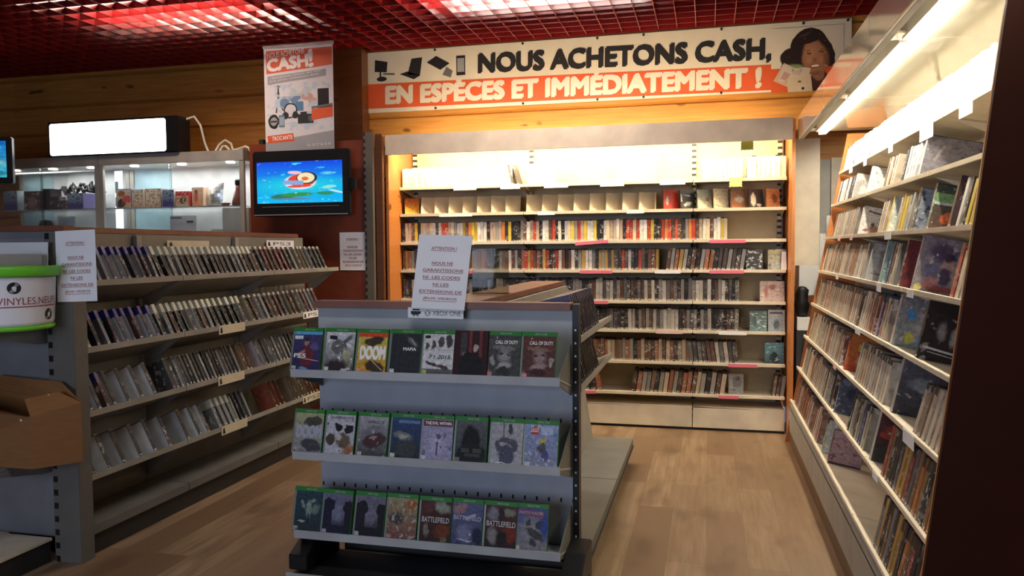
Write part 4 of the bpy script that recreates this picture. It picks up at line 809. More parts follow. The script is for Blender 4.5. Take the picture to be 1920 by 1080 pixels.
# ------------------------------------------------------------------ game cases shown face out on the centre end display
W_, H_, D_ = .1435, .188, .014
K = (.015, .015, .018); WH = (.62, .62, .64)
def rate(c=(.55, .55, .5)): return ('r', .08, .07, .075, .055, 0, c)
COVERS = [
 [('covr_a', ((.03, .02, .07), (.05, .04, .13)), [('r', .5, .965, .6, .04, 0, (.10, .34, .60)), ('r', .17, .85, .15, .045, 0, (.6, .62, .62)), ('e', .75, .62, .2, .14, 0, (.10, .08, .2), .6), ('e', .52, .36, .28, .26, -12, (.13, .02, .03), .1), ('e', .47, .72, .085, .10, 0, (.36, .19, .13), .1), ('e', .47, .79, .09, .05, 0, (.03, .02, .02), .1), ('e', .30, .46, .14, .05, 25, (.33, .17, .12), .2), ('r', .55, .30, .4, .006, -6, WH), ('e', .42, .06, .2, .05, 0, (.12, .25, .5), .4), rate((.45, .5, .35))], [('PES', .06, .34, .48, .44, 'white_ink')], 'dark football game case with a maroon shirted player and blue top stripe'),
  ('covr_b', ((.04, .03, .03), (.55, .55, .57)), [('e', .48, .62, .30, .20, 0, (.12, .12, .12), .1), ('n', 5, 6, .58, (.75, .75, .75), 2), ('e', .75, .82, .25, .08, 20, (.10, .11, .12), .4), ('r', .25, .86, .13, .05, -4, K), ('e', .68, .45, .08, .16, 10, (.40, .37, .25), .2), ('e', .83, .45, .07, .15, -10, (.36, .33, .22), .2), ('e', .76, .24, .2, .18, 0, (.25, .23, .16), .3), ('e', .42, .14, .5, .22, 0, (.03, .02, .02), .4), ('e', .74, .06, .2, .035, 10, (.5, .5, .5), .3), rate()], [], 'white game case cover with gloved hands and a grey dark sphere'),
  ('covr_c', ((.55, .25, .02), (.50, .46, .10)), [('r', .5, .95, .6, .05, 0, (.62, .06, .02)), ('e', .55, .80, .40, .13, 6, (.05, .035, .02), .2), ('n', 6, 7, .64, (.22, .12, .06), 6), ('e', .62, .17, .38, .16, -12, (.05, .03, .015), .2), ('r', .66, .22, .26, .012, -32, (.5, .42, .28)), rate((.65, .3, .2))], [('DOOM', .10, .36, .95, .66, 'white_ink')], 'yellow game case with red top stripe and big white title'),
  ('covr_d', (.025, .026, .030), [('e', .72, .78, .28, .10, -32, (.11, .12, .13), .6), ('e', .74, .80, .20, .03, -38, (.35, .36, .38), .8), ('n', 3, 4, .66, (.06, .06, .07), 4), rate()], [('MAFIA', .42, .585, .85, .66, 'white_ink')], 'nearly black game case cover with a small white title'),
  ('covr_e', ((.05, .05, .05), (.56, .56, .57)), [('r', .5, .55, .6, .4, 0, (.56, .56, .57)), ('r', .13, .93, .09, .035, 0, K), ('e', .13, .70, .07, .10, 0, (.10, .07, .06), .2), ('e', .34, .74, .09, .12, 0, (.09, .07, .06), .2), ('e', .58, .80, .11, .15, 0, (.08, .06, .06), .2), ('e', .84, .84, .13, .20, 0, (.06, .05, .05), .2), ('r', .5, .62, .5, .012, 0, (.4, .4, .41)), ('e', .30, .27, .24, .05, -8, (.05, .04, .05), .3), ('e', .66, .21, .26, .055, -8, (.07, .04, .04), .3), ('n', 18, 18, .62, (.3, .28, .28), 2), rate((.4, .42, .12))], [('F1 2015', .22, .40, .92, .50, 'black_ink')], 'white racing game case with a row of driver heads'),
  ('covr_f', (.035, .010, .012), [('r', .45, .72, .05, .3, 0, (.16, .03, .03)), ('r', .78, .72, .05, .3, 0, (.14, .03, .03)), ('r', .24, .7, .1, .25, 0, (.05, .045, .05)), ('e', .62, .62, .095, .11, 0, (.40, .32, .30), .3), ('e', .38, .44, .2, .06, -6, (.30, .22, .2), .5), ('e', .5, .2, .42, .34, 0, (.012, .010, .012), .1)], [], 'dark maroon game case without green band, man seen from behind'),
  ('covr_g', (.055, .055, .055), [('r', .5, .80, .6, .12, 0, (.07, .07, .07)), ('e', .5, .70, .40, .07, -4, (.17, .17, .16), .3), ('e', .52, .50, .25, .22, 0, (.24, .235, .23), .5), ('e', .40, .56, .07, .03, 0, (.02, .02, .02), .3), ('e', .63, .55, .07, .03, 0, (.02, .02, .02), .3), ('e', .5, .27, .30, .09, 12, (.30, .29, .28), .4), ('e', .5, .16, .28, .10, 0, (.03, .03, .03), .3), ('e', .15, .4, .08, .14, 10, (.25, .25, .25), .3), ('n', 9, 9, .66, (.35, .34, .33), 3), rate((.5, .2, .2))], [('CALL OF DUTY', .22, .80, .92, .88, 'white_ink')], 'grey game case with a helmeted face and white title'),
  ('covr_h', (.085, .035, .032), [('r', .5, .80, .6, .12, 0, (.11, .04, .03)), ('e', .5, .70, .40, .07, -4, (.19, .12, .08), .3), ('e', .52, .50, .25, .22, 0, (.27, .19, .18), .5), ('e', .40, .56, .07, .03, 0, (.03, .02, .02), .3), ('e', .63, .55, .07, .03, 0, (.03, .02, .02), .3), ('e', .5, .27, .30, .09, 12, (.31, .22, .21), .4), ('e', .5, .16, .28, .10, 0, (.05, .02, .02), .3), ('e', .88, .4, .08, .14, -10, (.33, .28, .26), .3), ('n', 9, 9, .66, (.38, .28, .27), 3), rate((.6, .25, .25))], [('CALL OF DUTY', .20, .80, .92, .88, 'white_ink')], 'reddish brown game case with a helmeted face and white title')],
 [('covr_i', ((.20, .20, .22), (.34, .34, .18)), [('e', .62, .80, .36, .13, 6, (.06, .055, .045), .2), ('n', 6, 7, .64, (.15, .12, .08), 6), ('e', .62, .20, .42, .16, -10, (.05, .05, .06), .2), rate((.4, .3, .3))], [('DOOM', .08, .40, .95, .68, 'lilac_ink')], 'pale game case with a big faint title, first on the middle shelf'),
  ('covr_j', (.42, .42, .48), [('e', .42, .70, .14, .10, -20, K, .1), ('e', .80, .66, .17, .11, 0, K, .1), ('e', .18, .38, .18, .15, 0, (.07, .05, .04), .2), ('e', .62, .36, .30, .24, -12, (.12, .09, .06), .3), ('e', .46, .46, .1, .12, 0, (.45, .42, .40), .3), ('n', 8, 8, .62, (.05, .04, .04), 5), ('e', .85, .14, .3, .12, 20, (.30, .12, .06), .4), rate((.4, .4, .4))], [('OVERWATCH', .14, .895, .94, .955, 'black_ink')], 'white game case with black and brown blots under a thin dark title'),
  ('covr_k', ((.03, .035, .03), (.32, .32, .35)), [('e', .5, .62, .48, .18, 10, (.15, .15, .17), .3), ('e', .55, .42, .46, .20, 8, (.06, .03, .035), .2), ('e', .52, .50, .16, .06, 10, (.35, .2, .22), .4), ('n', 7, 5, .62, (.38, .37, .38), 8), rate((.42, .44, .40))], [('WRC 5', .28, .83, .86, .90, 'black_ink')], 'grey rally car game case with small black title'),
  ('covr_l', ((.02, .025, .03), (.03, .06, .16)), [('r', .58, .90, .36, .035, 0, (.12, .20, .32)), ('e', .4, .56, .38, .12, -8, (.16, .18, .17), .4), ('e', .42, .54, .22, .05, 8, (.34, .36, .30), .5), ('e', .5, .25, .42, .25, 0, (.045, .05, .05), .3), rate()], [], 'dark blue game case with a pale wing shape'),
  ('covr_m', (.28, .27, .40), [('r', .5, .91, .48, .075, 0, (.12, .03, .04)), ('e', .5, .42, .34, .36, 0, (.36, .35, .50), .5), ('e', .54, .60, .1, .06, 0, (.10, .10, .16), .3), ('r', .5, .30, .03, .16, 0, (.10, .09, .15)), ('n', 6, 7, .60, (.14, .13, .22), 3), rate((.5, .5, .56))], [('THE EVIL WITHIN', .08, .875, .93, .945, 'white_ink')], 'lilac game case with a dark red title block at its top'),
  ('covr_n', ((.03, .045, .045), (.10, .10, .11)), [('e', .5, .48, .33, .45, 0, (.012, .012, .012), .2), ('e', .5, .20, .55, .30, 0, (.012, .016, .016), .2), ('r', .32, .30, .13, .05, 0, (.06, .065, .06)), ('r', .70, .30, .14, .05, 0, (.06, .065, .06)), ('r', .55, .19, .25, .035, 0, (.05, .055, .05)), rate((.18, .16, .13))], [], 'almost black game case with a pointed dark shape'),
  ('covr_o', (.34, .34, .37), [('r', .38, .86, .02, .2, 4, (.12, .12, .13)), ('e', .60, .84, .085, .13, 0, (.06, .06, .07), .3), ('e', .5, .46, .40, .22, 0, (.08, .08, .10), .15), ('e', .45, .47, .22, .05, -6, (.32, .32, .36), .3), ('e', .5, .2, .26, .3, 0, (.07, .075, .12), .2), ('n', 9, 9, .63, (.24, .24, .28), 6), ('e', .4, .04, .4, .02, -3, (.7, .7, .7), .5), rate((.4, .4, .42))], [], 'silver game case with an armoured figure seen from behind'),
  ('covr_p', ((.22, .24, .34), (.20, .27, .50)), [('r', .28, .86, .12, .10, 0, (.42, .05, .05)), ('r', .65, .86, .18, .10, 0, (.36, .44, .62)), ('e', .52, .62, .12, .08, 0, (.42, .38, .10), .2), ('e', .50, .46, .16, .13, 20, (.08, .08, .10), .2), ('e', .62, .28, .14, .14, -25, (.08, .08, .22), .2), ('n', 9, 8, .58, (.44, .46, .52), 7), ('n', 7, 8, .64, (.06, .06, .10), 2), rate((.5, .52, .48))], [('LEGO', .17, .82, .39, .90, 'white_ink')], 'light blue game case with a small red square in its corner')],
 [('covr_q', ((.02, .03, .035), (.02, .05, .07)), [('e', .5, .55, .13, .26, 0, (.19, .25, .22), .4), ('e', .28, .66, .14, .07, -50, (.16, .22, .21), .5), ('e', .74, .56, .2, .14, 40, (.12, .17, .16), .5), ('e', .62, .76, .1, .06, 20, (.20, .25, .21), .4), ('e', .5, .32, .05, .16, 0, (.02, .02, .02), .3), ('e', .25, .24, .16, .03, 10, (.3, .33, .3), .4), rate((.35, .28, .26))], [], 'teal game case with a pale bird shape, first on the bottom shelf'),
  ('covr_r', ((.012, .012, .03), (.13, .13, .21)), [('e', .5, .55, .3, .3, 0, (.15, .155, .235), .5), ('e', .17, .72, .24, .18, 0, (.012, .014, .035), .06), ('r', .12, .35, .18, .4, 0, (.012, .014, .035)), ('e', .90, .68, .22, .17, 0, (.014, .012, .02), .06), ('r', .92, .35, .16, .4, 0, (.014, .012, .02)), ('r', .5, .10, .6, .14, 0, (.012, .014, .03)), rate((.28, .28, .38))], [], 'lilac game case with two dark facing silhouettes, second on the bottom shelf'),
  ('covr_s', ((.012, .012, .02), (.14, .135, .19)), [('e', .5, .55, .3, .3, 0, (.145, .145, .20), .5), ('e', .19, .70, .24, .18, 0, (.016, .014, .022), .06), ('r', .14, .35, .18, .4, 0, (.016, .014, .022)), ('e', .92, .66, .22, .17, 0, (.012, .012, .014), .06), ('r', .94, .35, .16, .4, 0, (.012, .012, .014)), ('r', .5, .10, .6, .14, 0, (.012, .012, .018)), rate((.36, .36, .38))], [], 'lilac game case with two dark facing silhouettes, third on the bottom shelf'),
  ('covr_t', ((.14, .05, .05), (.26, .22, .12)), [('e', .8, .86, .22, .14, 0, (.28, .10, .03), .3), ('e', .3, .5, .3, .18, 0, (.05, .05, .05), .4), ('n', 7, 8, .56, (.36, .32, .29), 4), ('n', 6, 6, .62, (.24, .07, .05), 9), rate((.34, .2, .17))], [], 'beige and red collage game case on the bottom shelf'),
  ('covr_u', ((.03, .014, .014), (.06, .02, .02)), [('e', .7, .86, .35, .16, -10, (.22, .24, .20), .4), ('e', .25, .84, .3, .16, 20, (.09, .03, .03), .4), ('e', .75, .3, .35, .2, 10, (.13, .035, .012), .5), ('e', .2, .3, .12, .2, 10, (.19, .16, .14), .5), ('e', .8, .1, .12, .1, 0, (.13, .11, .07), .4)], [('BATTLEFIELD', .06, .50, .95, .62, 'pale_ink')], 'dark red game case with wide white title, left of the lilac blue one'),
  ('covr_v', ((.05, .06, .13), (.09, .10, .20)), [('e', .25, .86, .3, .16, 10, (.27, .17, .17), .5), ('e', .42, .30, .34, .26, 0, (.15, .16, .27), .5), ('e', .6, .68, .24, .05, 12, (.42, .42, .50), .5), ('e', .62, .28, .05, .02, 0, (.5, .5, .6), .6), ('e', .86, .2, .2, .3, 0, (.015, .02, .05), .3), ('n', 5, 4, .60, (.08, .08, .14), 3), ('e', .45, .12, .3, .03, 0, (.42, .42, .5), .6)], [('BATTLEFIELD', .06, .60, .95, .70, 'lilac_ink')], 'lilac blue game case with a faint wide title'),  # lilac wash and pale streaks are glare painted into the print
  ('covr_w', ((.02, .012, .012), (.08, .03, .028)), [('e', .25, .8, .25, .2, 10, (.18, .18, .22), .5), ('e', .75, .86, .25, .12, 0, (.18, .19, .15), .4), ('e', .5, .8, .1, .2, 0, (.03, .02, .02), .3), ('e', .75, .35, .35, .25, 10, (.16, .025, .015), .5), ('e', .25, .3, .2, .25, 10, (.20, .19, .19), .5), ('e', .55, .25, .22, .22, 0, (.015, .012, .012), .4)], [('BATTLEFIELD', .05, .52, .97, .64, 'pale_ink')], 'dark red game case with wide white title, right of the lilac blue one'),
  ('covr_x', ((.20, .19, .19), (.05, .07, .22)), [('e', .5, .5, .45, .4, 0, (.22, .22, .24), .7), ('e', .9, .6, .2, .4, 0, (.04, .06, .26), .6), ('r', .48, .89, .40, .06, -3, (.22, .07, .12)), ('r', .62, .80, .25, .01, -3, (.3, .1, .15)), ('e', .40, .66, .09, .10, 0, (.05, .05, .06), .3), ('e', .73, .62, .12, .12, -20, (.04, .05, .08), .3), ('e', .62, .40, .34, .10, -20, (.05, .05, .055), .3), ('e', .56, .22, .16, .10, -40, (.045, .045, .05), .3), rate((.42, .42, .30))], [('MOTO RACER', .12, .86, .86, .92, 'lilac_ink')], 'blue grey racing game case with two riders, last on the bottom shelf')]]
plain('pale_ink', (.42, .42, .42), .6, var=0); plain('lilac_ink', (.34, .35, .46), .6, var=0)
hdr_mesh = MB().text('XBOX ONE', (0, 0, 0), (1, 0, 0), (0, 0, 1), (.055, H_-.0125, .105, H_-.006), 'pale_ink', 0).mesh('header_lettering')
box_green = MB().box(0, W_, 0, D_, 0, H_, 'green_plastic'); box_green.box(.001, .0085, -.0004, .002, .002, H_*.90, 'clear_shell')
case_mesh = box_green.mesh('game_case')
PX = [[-1.743, -1.592, -1.440, -1.293, -1.150, -1.006, -.872, -.727], [-1.745, -1.595, -1.443, -1.297, -1.157, -1.012, -.862, -.718], [-1.752, -1.613, -1.464, -1.320, -1.170, -1.035, -.890, -.762]]
SHN = ['top', 'middle', 'bottom']
for r in range(3):
    for i, (nm, base, lay, titles, lab) in enumerate(COVERS[r]):
        art(nm, base, lay, rough=.6, coat=0, spec=.2)
        full = nm == 'covr_f'
        c = bpy.data.objects.new('game_case', case_mesh); COL.objects.link(c)
        if full: c.data = MB().box(0, W_, 0, D_, 0, H_, nm).mesh('game_case')
        c.location = (PX[r][i], 3.013 + .004*math.sin(i*2.3+r), EZ[r]-.0085); c.rotation_euler = (R(-14), 0, R(-2.5+1.2*math.sin(i*1.7+r)))
        tag(c, lab + (', top shelf' if r == 0 else ''), 'game case', 'game cases on the %s shelf of the centre end display' % SHN[r])
        ch = H_ if full else H_*.905
        cv = MB().face([(.009, -.0007, .001), (W_-.001, -.0007, .001), (W_-.001, -.0007, ch), (.009, -.0007, ch)], nm, UQ).build('cover', c)
        for s_, a, b, a1, b1, ink in titles:
            MB().text(s_, (.009, -.0012, 0), (1, 0, 0), (0, 0, 1), (a*(W_-.01), b*ch, a1*(W_-.01), b1*ch), ink, .06 if s_ == 'DOOM' else .02 if ink != 'black_ink' else .012, shear=.25 if s_[:2] == 'F1' else 0).build('title_lettering', cv)
        if not full:
            hl = bpy.data.objects.new('header_lettering', hdr_mesh); COL.objects.link(hl); hl.parent = c; hl.location.y = -.0006

m = MB(); q = [(.032*math.cos(2*math.pi*i/9)*(1+.25*math.sin(i*2.7)), .02*math.sin(2*math.pi*i/9)) for i in range(9)]
for i in range(9): m.face([(*q[i], .001), (*q[(i+1) % 9], .001), (.004, .002, .016+.006*math.sin(i*3.1))], 'white_paper')
m.face([(*p, .0005) for p in reversed(q)], 'white_paper')
tag(m.build('paper_scrap', loc=(-1.05, 3.06, .1125)), 'small crumpled white scrap lying on the shade-darkened base of the centre end display', 'paper scrap')

# ------------------------------------------------------------------ spine-out game cases on the gondolas
def case_proto(t, hi, pale, h=.19, d=.135, name='game_case'):
    """x = out of the shelf, spine at x = 0; plastic box and printed insert that stops below the coloured top"""
    a = MB().box(-d, 0, -t/2, t/2, 0, h, 'tinted_plastic').mesh(name)
    m = MB(); e = .0006
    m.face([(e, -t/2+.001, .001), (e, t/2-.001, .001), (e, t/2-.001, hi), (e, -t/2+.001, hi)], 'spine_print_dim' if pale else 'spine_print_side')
    cm = 'glare_cover' if pale else 'tinted_cover'  # pale cover faces carry whitish sleeve glare in their colour; their spines are dimmed
    m.face([(-d+.004, -t/2-e, .002), (-.003, -t/2-e, .002), (-.003, -t/2-e, hi), (-d+.004, -t/2-e, hi)], cm)
    m.face([(-.003, t/2+e, .002), (-d+.004, t/2+e, .002), (-d+.004, t/2+e, hi), (-.003, t/2+e, hi)], cm)
    return a, m.mesh('paper_insert')
PROT = {}
def place_case(x, y, z, rot, t, hi, pale, pcol, icol, label, cat, group, name='game_case', h=.19, d=.135):
    key = (t, hi, pale, name, h, d)
    if key not in PROT: PROT[key] = case_proto(t, hi, pale, h, d, name)
    a, b = PROT[key]
    o = bpy.data.objects.new(name, a); COL.objects.link(o); o.location = (x, y, z); o.rotation_euler = rot; o.color = (*pcol, 1)
    p = bpy.data.objects.new('paper_insert', b); COL.objects.link(p); p.parent = o; p.color = (*icol, 1)
    tag(o, label, cat, group); return o
def rot_lean(th, side=0, flip=False):
    m = Matrix.Rotation(math.pi if flip else 0, 3, 'Z') @ Matrix.Rotation(-th, 3, 'Y') @ Matrix.Rotation(side, 3, 'X'); return m.to_euler()
BLK, CHA, BRN, GRY, PAL, BGE, RED = ('black', (.018, .018, .02)), ('charcoal', (.055, .055, .06)), ('brown', (.075, .035, .022)), ('grey', (.19, .20, .205)), ('pale', (.50, .53, .56)), ('beige', (.36, .30, .20)), ('maroon', (.12, .02, .03))
KINDS_ = {'blue': ('blue-topped', (.028, .032, .20), .145, [PAL, GRY, BLK, PAL, BRN, PAL, GRY]), 'clear': ('clear-topped', (.56, .60, .54), .138, [BLK, CHA, GRY, BRN, BLK, GRY, PAL]),
          'cap': ('grey-topped', (.52, .50, .47), .170, [BLK, CHA, BRN, GRY, RED, GRY, BGE, PAL]), 'text': ('plain grey', (.10, .10, .10), .186, [GRY, CHA, GRY, BLK, PAL]),
          'pale': ('glare-pale', (.05, .055, .065), .186, [PAL, ('white', (.72, .75, .78)), ('silver', (.66, .70, .74))]), 'tan': ('tan', (.16, .11, .07), .186, [('tan', (.46, .33, .19)), ('tan', (.40, .25, .14)), ('red', (.34, .09, .05)), BGE])}  # pale kind: sleeve glare put into the whitish insert colours
LROWS = [[(3.25, 3.75, .052, 'blue'), (3.77, 4.72, .056, 'clear'), (4.75, 5.72, .064, 'cap')],
         [(3.215, 3.74, .060, 'blue'), (3.77, 4.63, .056, 'clear'), (4.66, 5.60, .064, 'cap')],
         [(3.215, 3.36, .06, 'blue'), (3.38, 3.74, .10, 'pale'), (3.84, 4.50, .036, 'text'), (4.57, 4.62, .045, 'tan'), (4.75, 5.62, .046, 'text')],
         [(3.22, 3.90, .115, 'pale'), (3.95, 4.22, .095, 'pale'), (4.26, 4.44, .055, 'clear'), (4.45, 4.60, .045, 'text'), (4.92, 5.06, .05, 'tan'), (5.18, 5.52, .045, 'tan')]]
ORD4 = ['first', 'second', 'third', 'fourth']
for r, row in enumerate(LROWS):
    n = 0
    for y0, y1, p, kd in row:
        top_, pc, hi, cols = KINDS_[kd]; y = y0
        while y < y1:
            n += 1; cn, ic = rnd.choice(cols); j = rnd.uniform(.85, 1.15)
            t = {'blue': .022, 'clear': .026, 'cap': .026, 'text': .020}.get(kd, .024)
            side = R({'blue': 2, 'clear': 2.5, 'cap': 4, 'text': 1.5, 'pale': 3, 'tan': 2}[kd] + rnd.uniform(-1.2, 1.2))
            desc = '%s %s game case' % (top_, cn) if kd in ('blue', 'clear', 'cap') else '%s game case' % top_
            place_case(LX-.010-rnd.uniform(0, .006), y, LZ[r]-.006, rot_lean(TH, side), t, hi, ic[0] > .3, tuple(q*j for q in pc), tuple(q*j for q in ic),
                       '%s, %s from the near end, %s shelf of the left gondola' % (desc, nth(n), ORD4[r]), 'game case', 'game cases on the left gondola')
            y += p*rnd.uniform(.85, 1.15)
for r, zz in enumerate((1.12, .905)):
    y, n = 3.37, 0
    while y < 4.02:
        n += 1; cn, ic = rnd.choice([BLK, BLK, CHA, BRN])
        place_case(CX-.022, y, zz-.006, rot_lean(R(13), R(4+rnd.uniform(-1, 1))), .016, .15 if r == 0 else .186, False, (.03, .035, .10) if r == 0 else (.03, .03, .03), ic,
                   '%s game case, %s from the near end, %s aisle shelf of the centre gondola' % (cn, nth(n), ('upper', 'lower')[r]), 'game case', 'dark cases on the aisle side of the centre gondola')
        y += .042*rnd.uniform(.9, 1.1)

# ------------------------------------------------------------------ the leaning unit on the right: video cases, spines to the aisle
TH2 = R(12)
def vproto(t, h, d, cov):
    k = ('v', t, h, d, cov)
    if k not in PROT:
        m = MB().box(-d, 0, -t/2, t/2, 0, h, 'spine_print_side'); e = .0006
        for i in (2, 3): m.m[i] = m.mi(cov)
        PROT[k] = m.mesh('video_case')
    return PROT[k]
def vcase(k, y, t, h, d, col, side, label, grp, cov='tinted_cover'):
    lx, lz = RL[k]
    o = bpy.data.objects.new('video_case', vproto(t, h, d, cov)); COL.objects.link(o)
    o.location = (lx+.012, y, lz-.006); o.rotation_euler = rot_lean(TH2, side, True); o.color = (*col, 1)
    return tag(o, label, 'video case', grp)
TAN = [('tan', (.44, .33, .23)), ('sand', (.50, .41, .31)), ('brown', (.26, .17, .115)), ('cream', (.58, .51, .41)), ('grey', (.36, .33, .30)), ('tan', (.40, .29, .20)), ('sand', (.46, .37, .28)), ('rust', (.36, .16, .09))]
WHT = [('white', (.72, .74, .74)), ('white', (.74, .72, .66)), ('pale grey', (.60, .62, .62)), ('white', (.72, .74, .74)), ('black', (.05, .05, .06))]
DRK = [('black', (.02, .02, .025)), ('brown', (.12, .07, .045)), ('grey', (.22, .21, .20)), ('navy', (.05, .06, .12)), ('cream', (.45, .40, .30))]
MIX = [('cream', (.55, .47, .34)), ('black', (.03, .03, .03)), ('grey', (.36, .34, .32)), ('yellow', (.58, .42, .06)), ('white', (.62, .60, .55)), ('red', (.34, .06, .04))]
RDD = [('rose', (.45, .26, .20)), ('rust', (.36, .14, .08)), ('cream', (.55, .47, .36)), ('brown', (.20, .10, .07))]
MAG = [('black', (.02, .02, .025)), ('brown', (.22, .12, .05)), ('ochre', (.46, .26, .06)), ('black', (.03, .03, .03)), ('dark red', (.26, .04, .03)), ('dark grey', (.10, .09, .10)), ('orange', (.45, .15, .04)), ('grey', (.25, .24, .23))]
RSEG = [[(6.18, 2.62, .058, WHT, .052)], [(6.12, 5.5, .05, WHT, .03), (4.55, 4.34, .05, TAN, .03), (4.16, 3.90, .055, WHT, .035)],
        [(5.98, 5.12, .055, TAN, .035), (4.44, 4.32, .05, TAN, .03), (4.05, 3.82, .055, MIX, .035), (3.10, 2.66, .05, MIX, .03)],
        [(6.12, 4.60, .058, TAN, .04), (4.02, 3.84, .05, DRK, .03), (2.98, 2.64, .055, MIX, .035)],
        [(6.14, 4.52, .058, TAN, .04), (4.44, 4.10, .055, RDD, .035), (3.94, 3.80, .05, TAN, .03)],
        [(6.10, 4.70, .058, TAN, .04), (4.24, 3.58, .055, TAN, .035), (3.06, 2.62, .055, TAN, .035)],
        [(6.08, 5.0, .058, TAN, .04), (4.96, 4.66, .05, DRK, .03), (4.14, 3.70, .05, DRK, .032), (3.34, 2.60, .048, MAG, .035)],
        [(6.10, 4.88, .055, RDD, .035), (3.24, 2.60, .042, MAG, .032)]]
for k, segs in enumerate(RSEG):
    n = 0
    for y0, y1, p, pal, t in segs:
        y = y0; h = {0: .19, 1: .172, 2: .182}.get(k, .20)
        if k >= 6 and y0 < 3.5: h = .215
        while y > y1:
            n += 1; cn, c = rnd.choice(pal); j = rnd.uniform(.66, .92)
            vcase(k, y, t, h+rnd.uniform(-.008, .004), .14, tuple(q*j for q in c), R(rnd.uniform(-3, 1)) if not (k == 5 and y < 3.2) else R(-9),
                  '%s-spined video case, %s from the far end, %s shelf of the leaning unit' % (cn, nth(n), RN_[k]), 'video cases on the leaning unit')
            y -= p*rnd.uniform(.9, 1.1)
def fo(k, y, w_, h, t, artm, spine_col, label, side=0):
    lx, lz = RL[k]; key = ('fo', w_, h, t)
    if key not in PROT: PROT[key] = MB().box(-w_, 0, -t/2, t/2, 0, h, 'spine_print_side').mesh('video_case')
    o = bpy.data.objects.new('video_case', PROT[key]); COL.objects.link(o); o.location = (lx+.012, y, lz-.006); o.rotation_euler = rot_lean(TH2, R(side), True); o.color = (*spine_col, 1)
    tag(o, label, 'video case', 'face out video cases on the leaning unit'); e = t/2+.0008
    # after the half turn the face towards the near end is local +y
    MB().face([(-.002, e, .003), (-w_+.002, e, .003), (-w_+.002, e, h-.003), (-.002, e, h-.003)], artm, UQ).build('cover', o); return o
art('vd_bag', (.58, .58, .56), [('n', 6, 9, .50, (.74, .74, .72), 1), ('n', 9, 5, .60, (.36, .36, .36), 4), ('e', .55, .85, .08, .03, 0, (.12, .12, .05), .3)], rough=.15, coat=.8)
art('vd_grey', (.16, .15, .17), [('n', 4, 5, .55, (.09, .09, .11), 2), ('e', .70, .32, .14, .16, 20, (.34, .33, .30), .5), ('r', .25, .62, .03, .20, -20, (.28, .27, .27)), ('n', 9, 9, .66, (.42, .41, .38), 5)])
art('vd_white', (.66, .64, .60), [('r', .45, .82, .26, .028, -6, (.12, .10, .08)), ('e', .52, .28, .22, .16, 0, (.42, .22, .12), .4), ('e', .45, .42, .07, .09, 0, (.10, .06, .05), .3), ('e', .76, .36, .05, .10, 0, (.25, .18, .16), .3), ('e', .22, .22, .14, .06, 20, (.35, .12, .10), .4), ('r', .93, .5, .06, .5, 0, (.48, .36, .22))])
art('vd_mint', (.55, .58, .50), [('e', .6, .25, .25, .2, 0, (.52, .18, .12), .5), ('n', 6, 7, .56, (.70, .70, .62), 3), ('e', .4, .7, .3, .12, 20, (.38, .45, .40), .5)])
art('vd_blue', ((.16, .18, .22), (.26, .30, .36)), [('n', 6, 7, .54, (.06, .07, .09), 5), ('n', 8, 8, .62, (.5, .54, .58), 8)])
art('vd_cartoon', ((.10, .05, .04), (.05, .07, .05)), [('r', .5, .72, .5, .10, 0, (.16, .30, .12)), ('r', .5, .60, .5, .03, 0, (.45, .52, .48)), ('e', .45, .30, .25, .15, 10, (.55, .13, .04), .3), ('e', .70, .36, .16, .17, 0, (.12, .35, .42), .3), ('e', .6, .16, .2, .08, 0, (.5, .2, .12), .4), ('n', 9, 9, .64, (.62, .55, .42), 6)])
art('vd_darkred', ((.05, .03, .03), (.06, .035, .03)), [('e', .45, .80, .45, .10, -6, (.36, .04, .03), .3), ('n', 6, 8, .60, (.30, .24, .22), 2), ('e', .5, .4, .2, .2, 0, (.14, .08, .07), .5)])
art('vd_circle', (.30, .29, .29), [('e', .55, .62, .36, .30, 0, (.20, .18, .19), .1), ('e', .62, .78, .2, .1, 20, (.10, .09, .10), .4), ('r', .3, .2, .2, .02, 0, (.08, .08, .08)), ('e', .18, .5, .12, .5, 0, (.40, .40, .40), .8)])
art('vd_teal', ((.14, .24, .24), (.24, .34, .32)), [('e', .5, .75, .2, .12, 10, (.06, .24, .36), .4), ('n', 6, 7, .55, (.10, .15, .16), 4), ('n', 8, 8, .60, (.42, .48, .42), 7), ('e', .4, .12, .3, .1, 0, (.36, .26, .14), .4)])
art('vd_maroon', (.15, .025, .03), [('n', 4, 5, .60, (.08, .02, .025), 3)])
art('vd_manga', ((.26, .23, .24), (.22, .20, .24)), [('e', .42, .74, .34, .22, -10, (.08, .06, .12), .4), ('e', .55, .56, .13, .14, 0, (.42, .28, .22), .3), ('e', .56, .66, .16, .09, 0, (.05, .03, .06), .3), ('e', .55, .33, .16, .17, 0, (.07, .05, .09), .3), ('e', .78, .36, .16, .26, 10, (.40, .30, .22), .4), ('e', .28, .40, .18, .2, 20, (.14, .14, .22), .4), ('e', .28, .20, .22, .12, 30, (.45, .20, .18), .4), ('n', 6, 7, .60, (.50, .42, .40), 4), ('e', .55, .10, .32, .08, 0, (.30, .08, .07), .4), ('e', .85, .75, .14, .14, 0, (.42, .30, .14), .4), ('e', .08, .08, .1, .08, 0, (.62, .55, .20), .3)])
art('vd_navy', ((.06, .07, .11), (.09, .10, .14)), [('n', 5, 6, .56, (.22, .24, .30), 6), ('e', .4, .6, .2, .2, 0, (.03, .04, .08), .4)])
